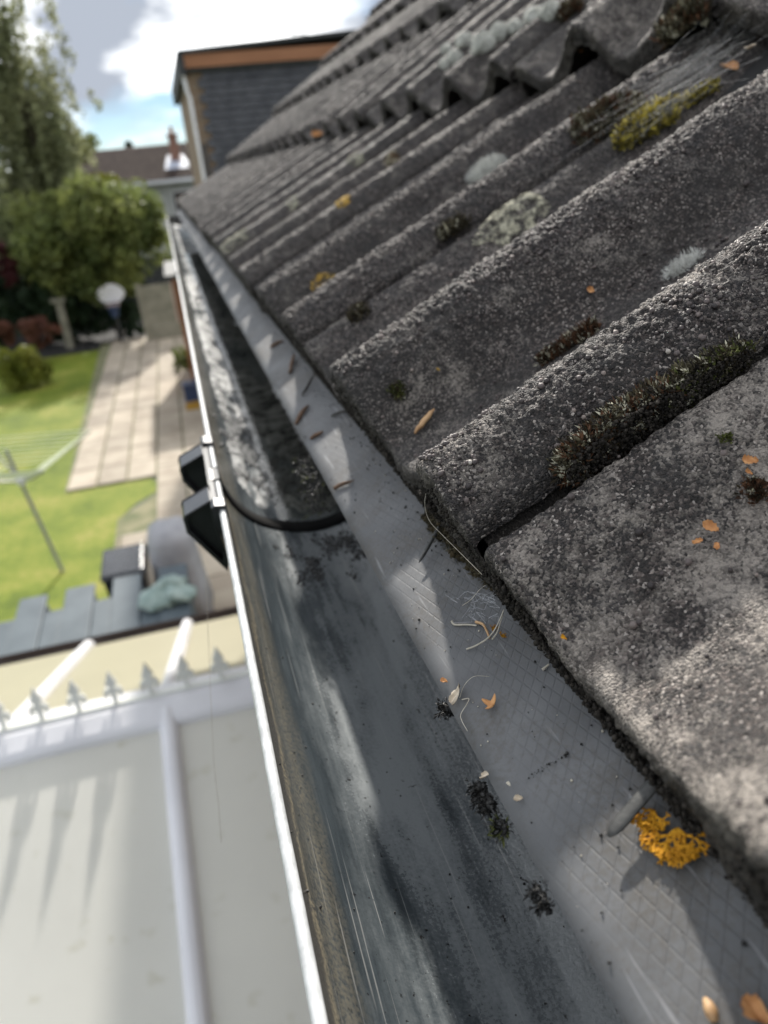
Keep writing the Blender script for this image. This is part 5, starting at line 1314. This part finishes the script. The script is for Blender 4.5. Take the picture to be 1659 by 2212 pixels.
lichen_fan('golden_lichen', 'golden leafy lichen fan close against the thick peg', tr(1420, 1760), ang_px((1420, 1760), (1385, 1820)), .0066, 3)
lichen_fan('golden_lichen', 'largest golden leafy lichen fan on the tray below the tile edge', tr(1470, 1800), ang_px((1470, 1800), (1470, 1890)), .0098, 4)
lichen_fan('golden_lichen', 'tiny golden lichen crumb beside the fibres on the tray', tr(1074, 1362), .3, .0016, 5, .0004)
lichen_fan('golden_lichen', 'second tiny golden lichen crumb nearer the tile edge', tr(1092, 1373), 2.0, .0015, 6, .0004)

# wet black moss hanging from the tray lip into the gutter
def lip_clump(label, pts, rad, n, seed, green=0.0, drop=.006):
    r = np.random.default_rng(seed); P0 = np.array([on_tray(*q) for q in pts])
    f = r.random(n) * (len(P0) - 1); i = np.minimum(f.astype(int), max(0, len(P0) - 2)); g = (f - i)[:, None]
    c = P0[i] * (1 - g) + P0[np.minimum(i + 1, len(P0) - 1)] * g
    P = c + r.normal(size=(n, 3)) * rad * np.array([.7, 1, .4]) + np.array([-.0006, 0, -.0022]) - np.array([0, 0, 1]) * (drop * r.random(n) ** 1.5)[:, None]
    t = empty('wet_moss', P[P[:, 2].argmin()], label, 'moss')
    V, F = blob_cloud(P, .00025 + .0007 * r.random(n) ** 2); mk('bed', V, F, MT['dirt'], t, True, kind='stuff')
    nn = np.tile(np.array([-.7, -.1, -.1]), (n // 2, 1)) + r.normal(size=(n // 2, 3)) * .5
    V, F = sprigs(P[:n // 2], nn, .0024, .00022, 7, seed); mk('sprigs', V, F, MT['dirt'], t, kind='stuff')
    if green:
        V, F = sprigs(P[:int(n * green)], nn[:int(n * green)], .0030, .00022, 7, seed + 1); mk('green_sprigs', V, F, MT['greenmoss'], t, kind='stuff')
lip_clump('shaggy wet black moss hanging under the tray lip', [(1035, 1678), (1050, 1695), (1065, 1720)], .0009, 360, 1, 0, .004)
lip_clump('black moss with a green tuft lower on the tray lip', [(1082, 1755), (1095, 1772)], .0005, 110, 2, .2, .002)
lip_clump('black crumbly clump by the pale split husk on the lip', [(965, 1510), (972, 1518)], .0008, 120, 3, 0, .002)
lip_clump('wet black lump under the lip near the bottom', [(1165, 1897), (1185, 1930)], .0005, 130, 4, 0, .003)
lip_clump('dark mossy lump under the tray lip just past the joint', [(655, 985), (670, 1015), (690, 1040)], .0035, 420, 5, .1, .02)
# moss and dirt packed under the butt of the nearest roll
pk = empty('butt_moss', tr(955, 1165), 'dark green-brown moss packed under the butt of the nearest roll', 'moss')
n = 700; f = rng.random(n); c = np.array([tr(930, 1130)])[0] * (1 - f)[:, None] + tr(1075, 1275) * f[:, None]
P = c + rng.normal(size=(n, 3)) * np.array([.0012, .003, .0012]) + np.array([.001, 0, .004]) * rng.random((n, 1))
V, F = blob_cloud(P, .0004 + .0010 * rng.random(n)); mk('bed', V, F, MT['hairmoss'], pk, True, kind='stuff')
V, F = sprigs(P, np.tile(np.array([-.8, -.2, .3]), (n, 1)), .0024, .0002, 6, 5); mk('sprigs', V, F, MT['olive'], pk, kind='stuff')
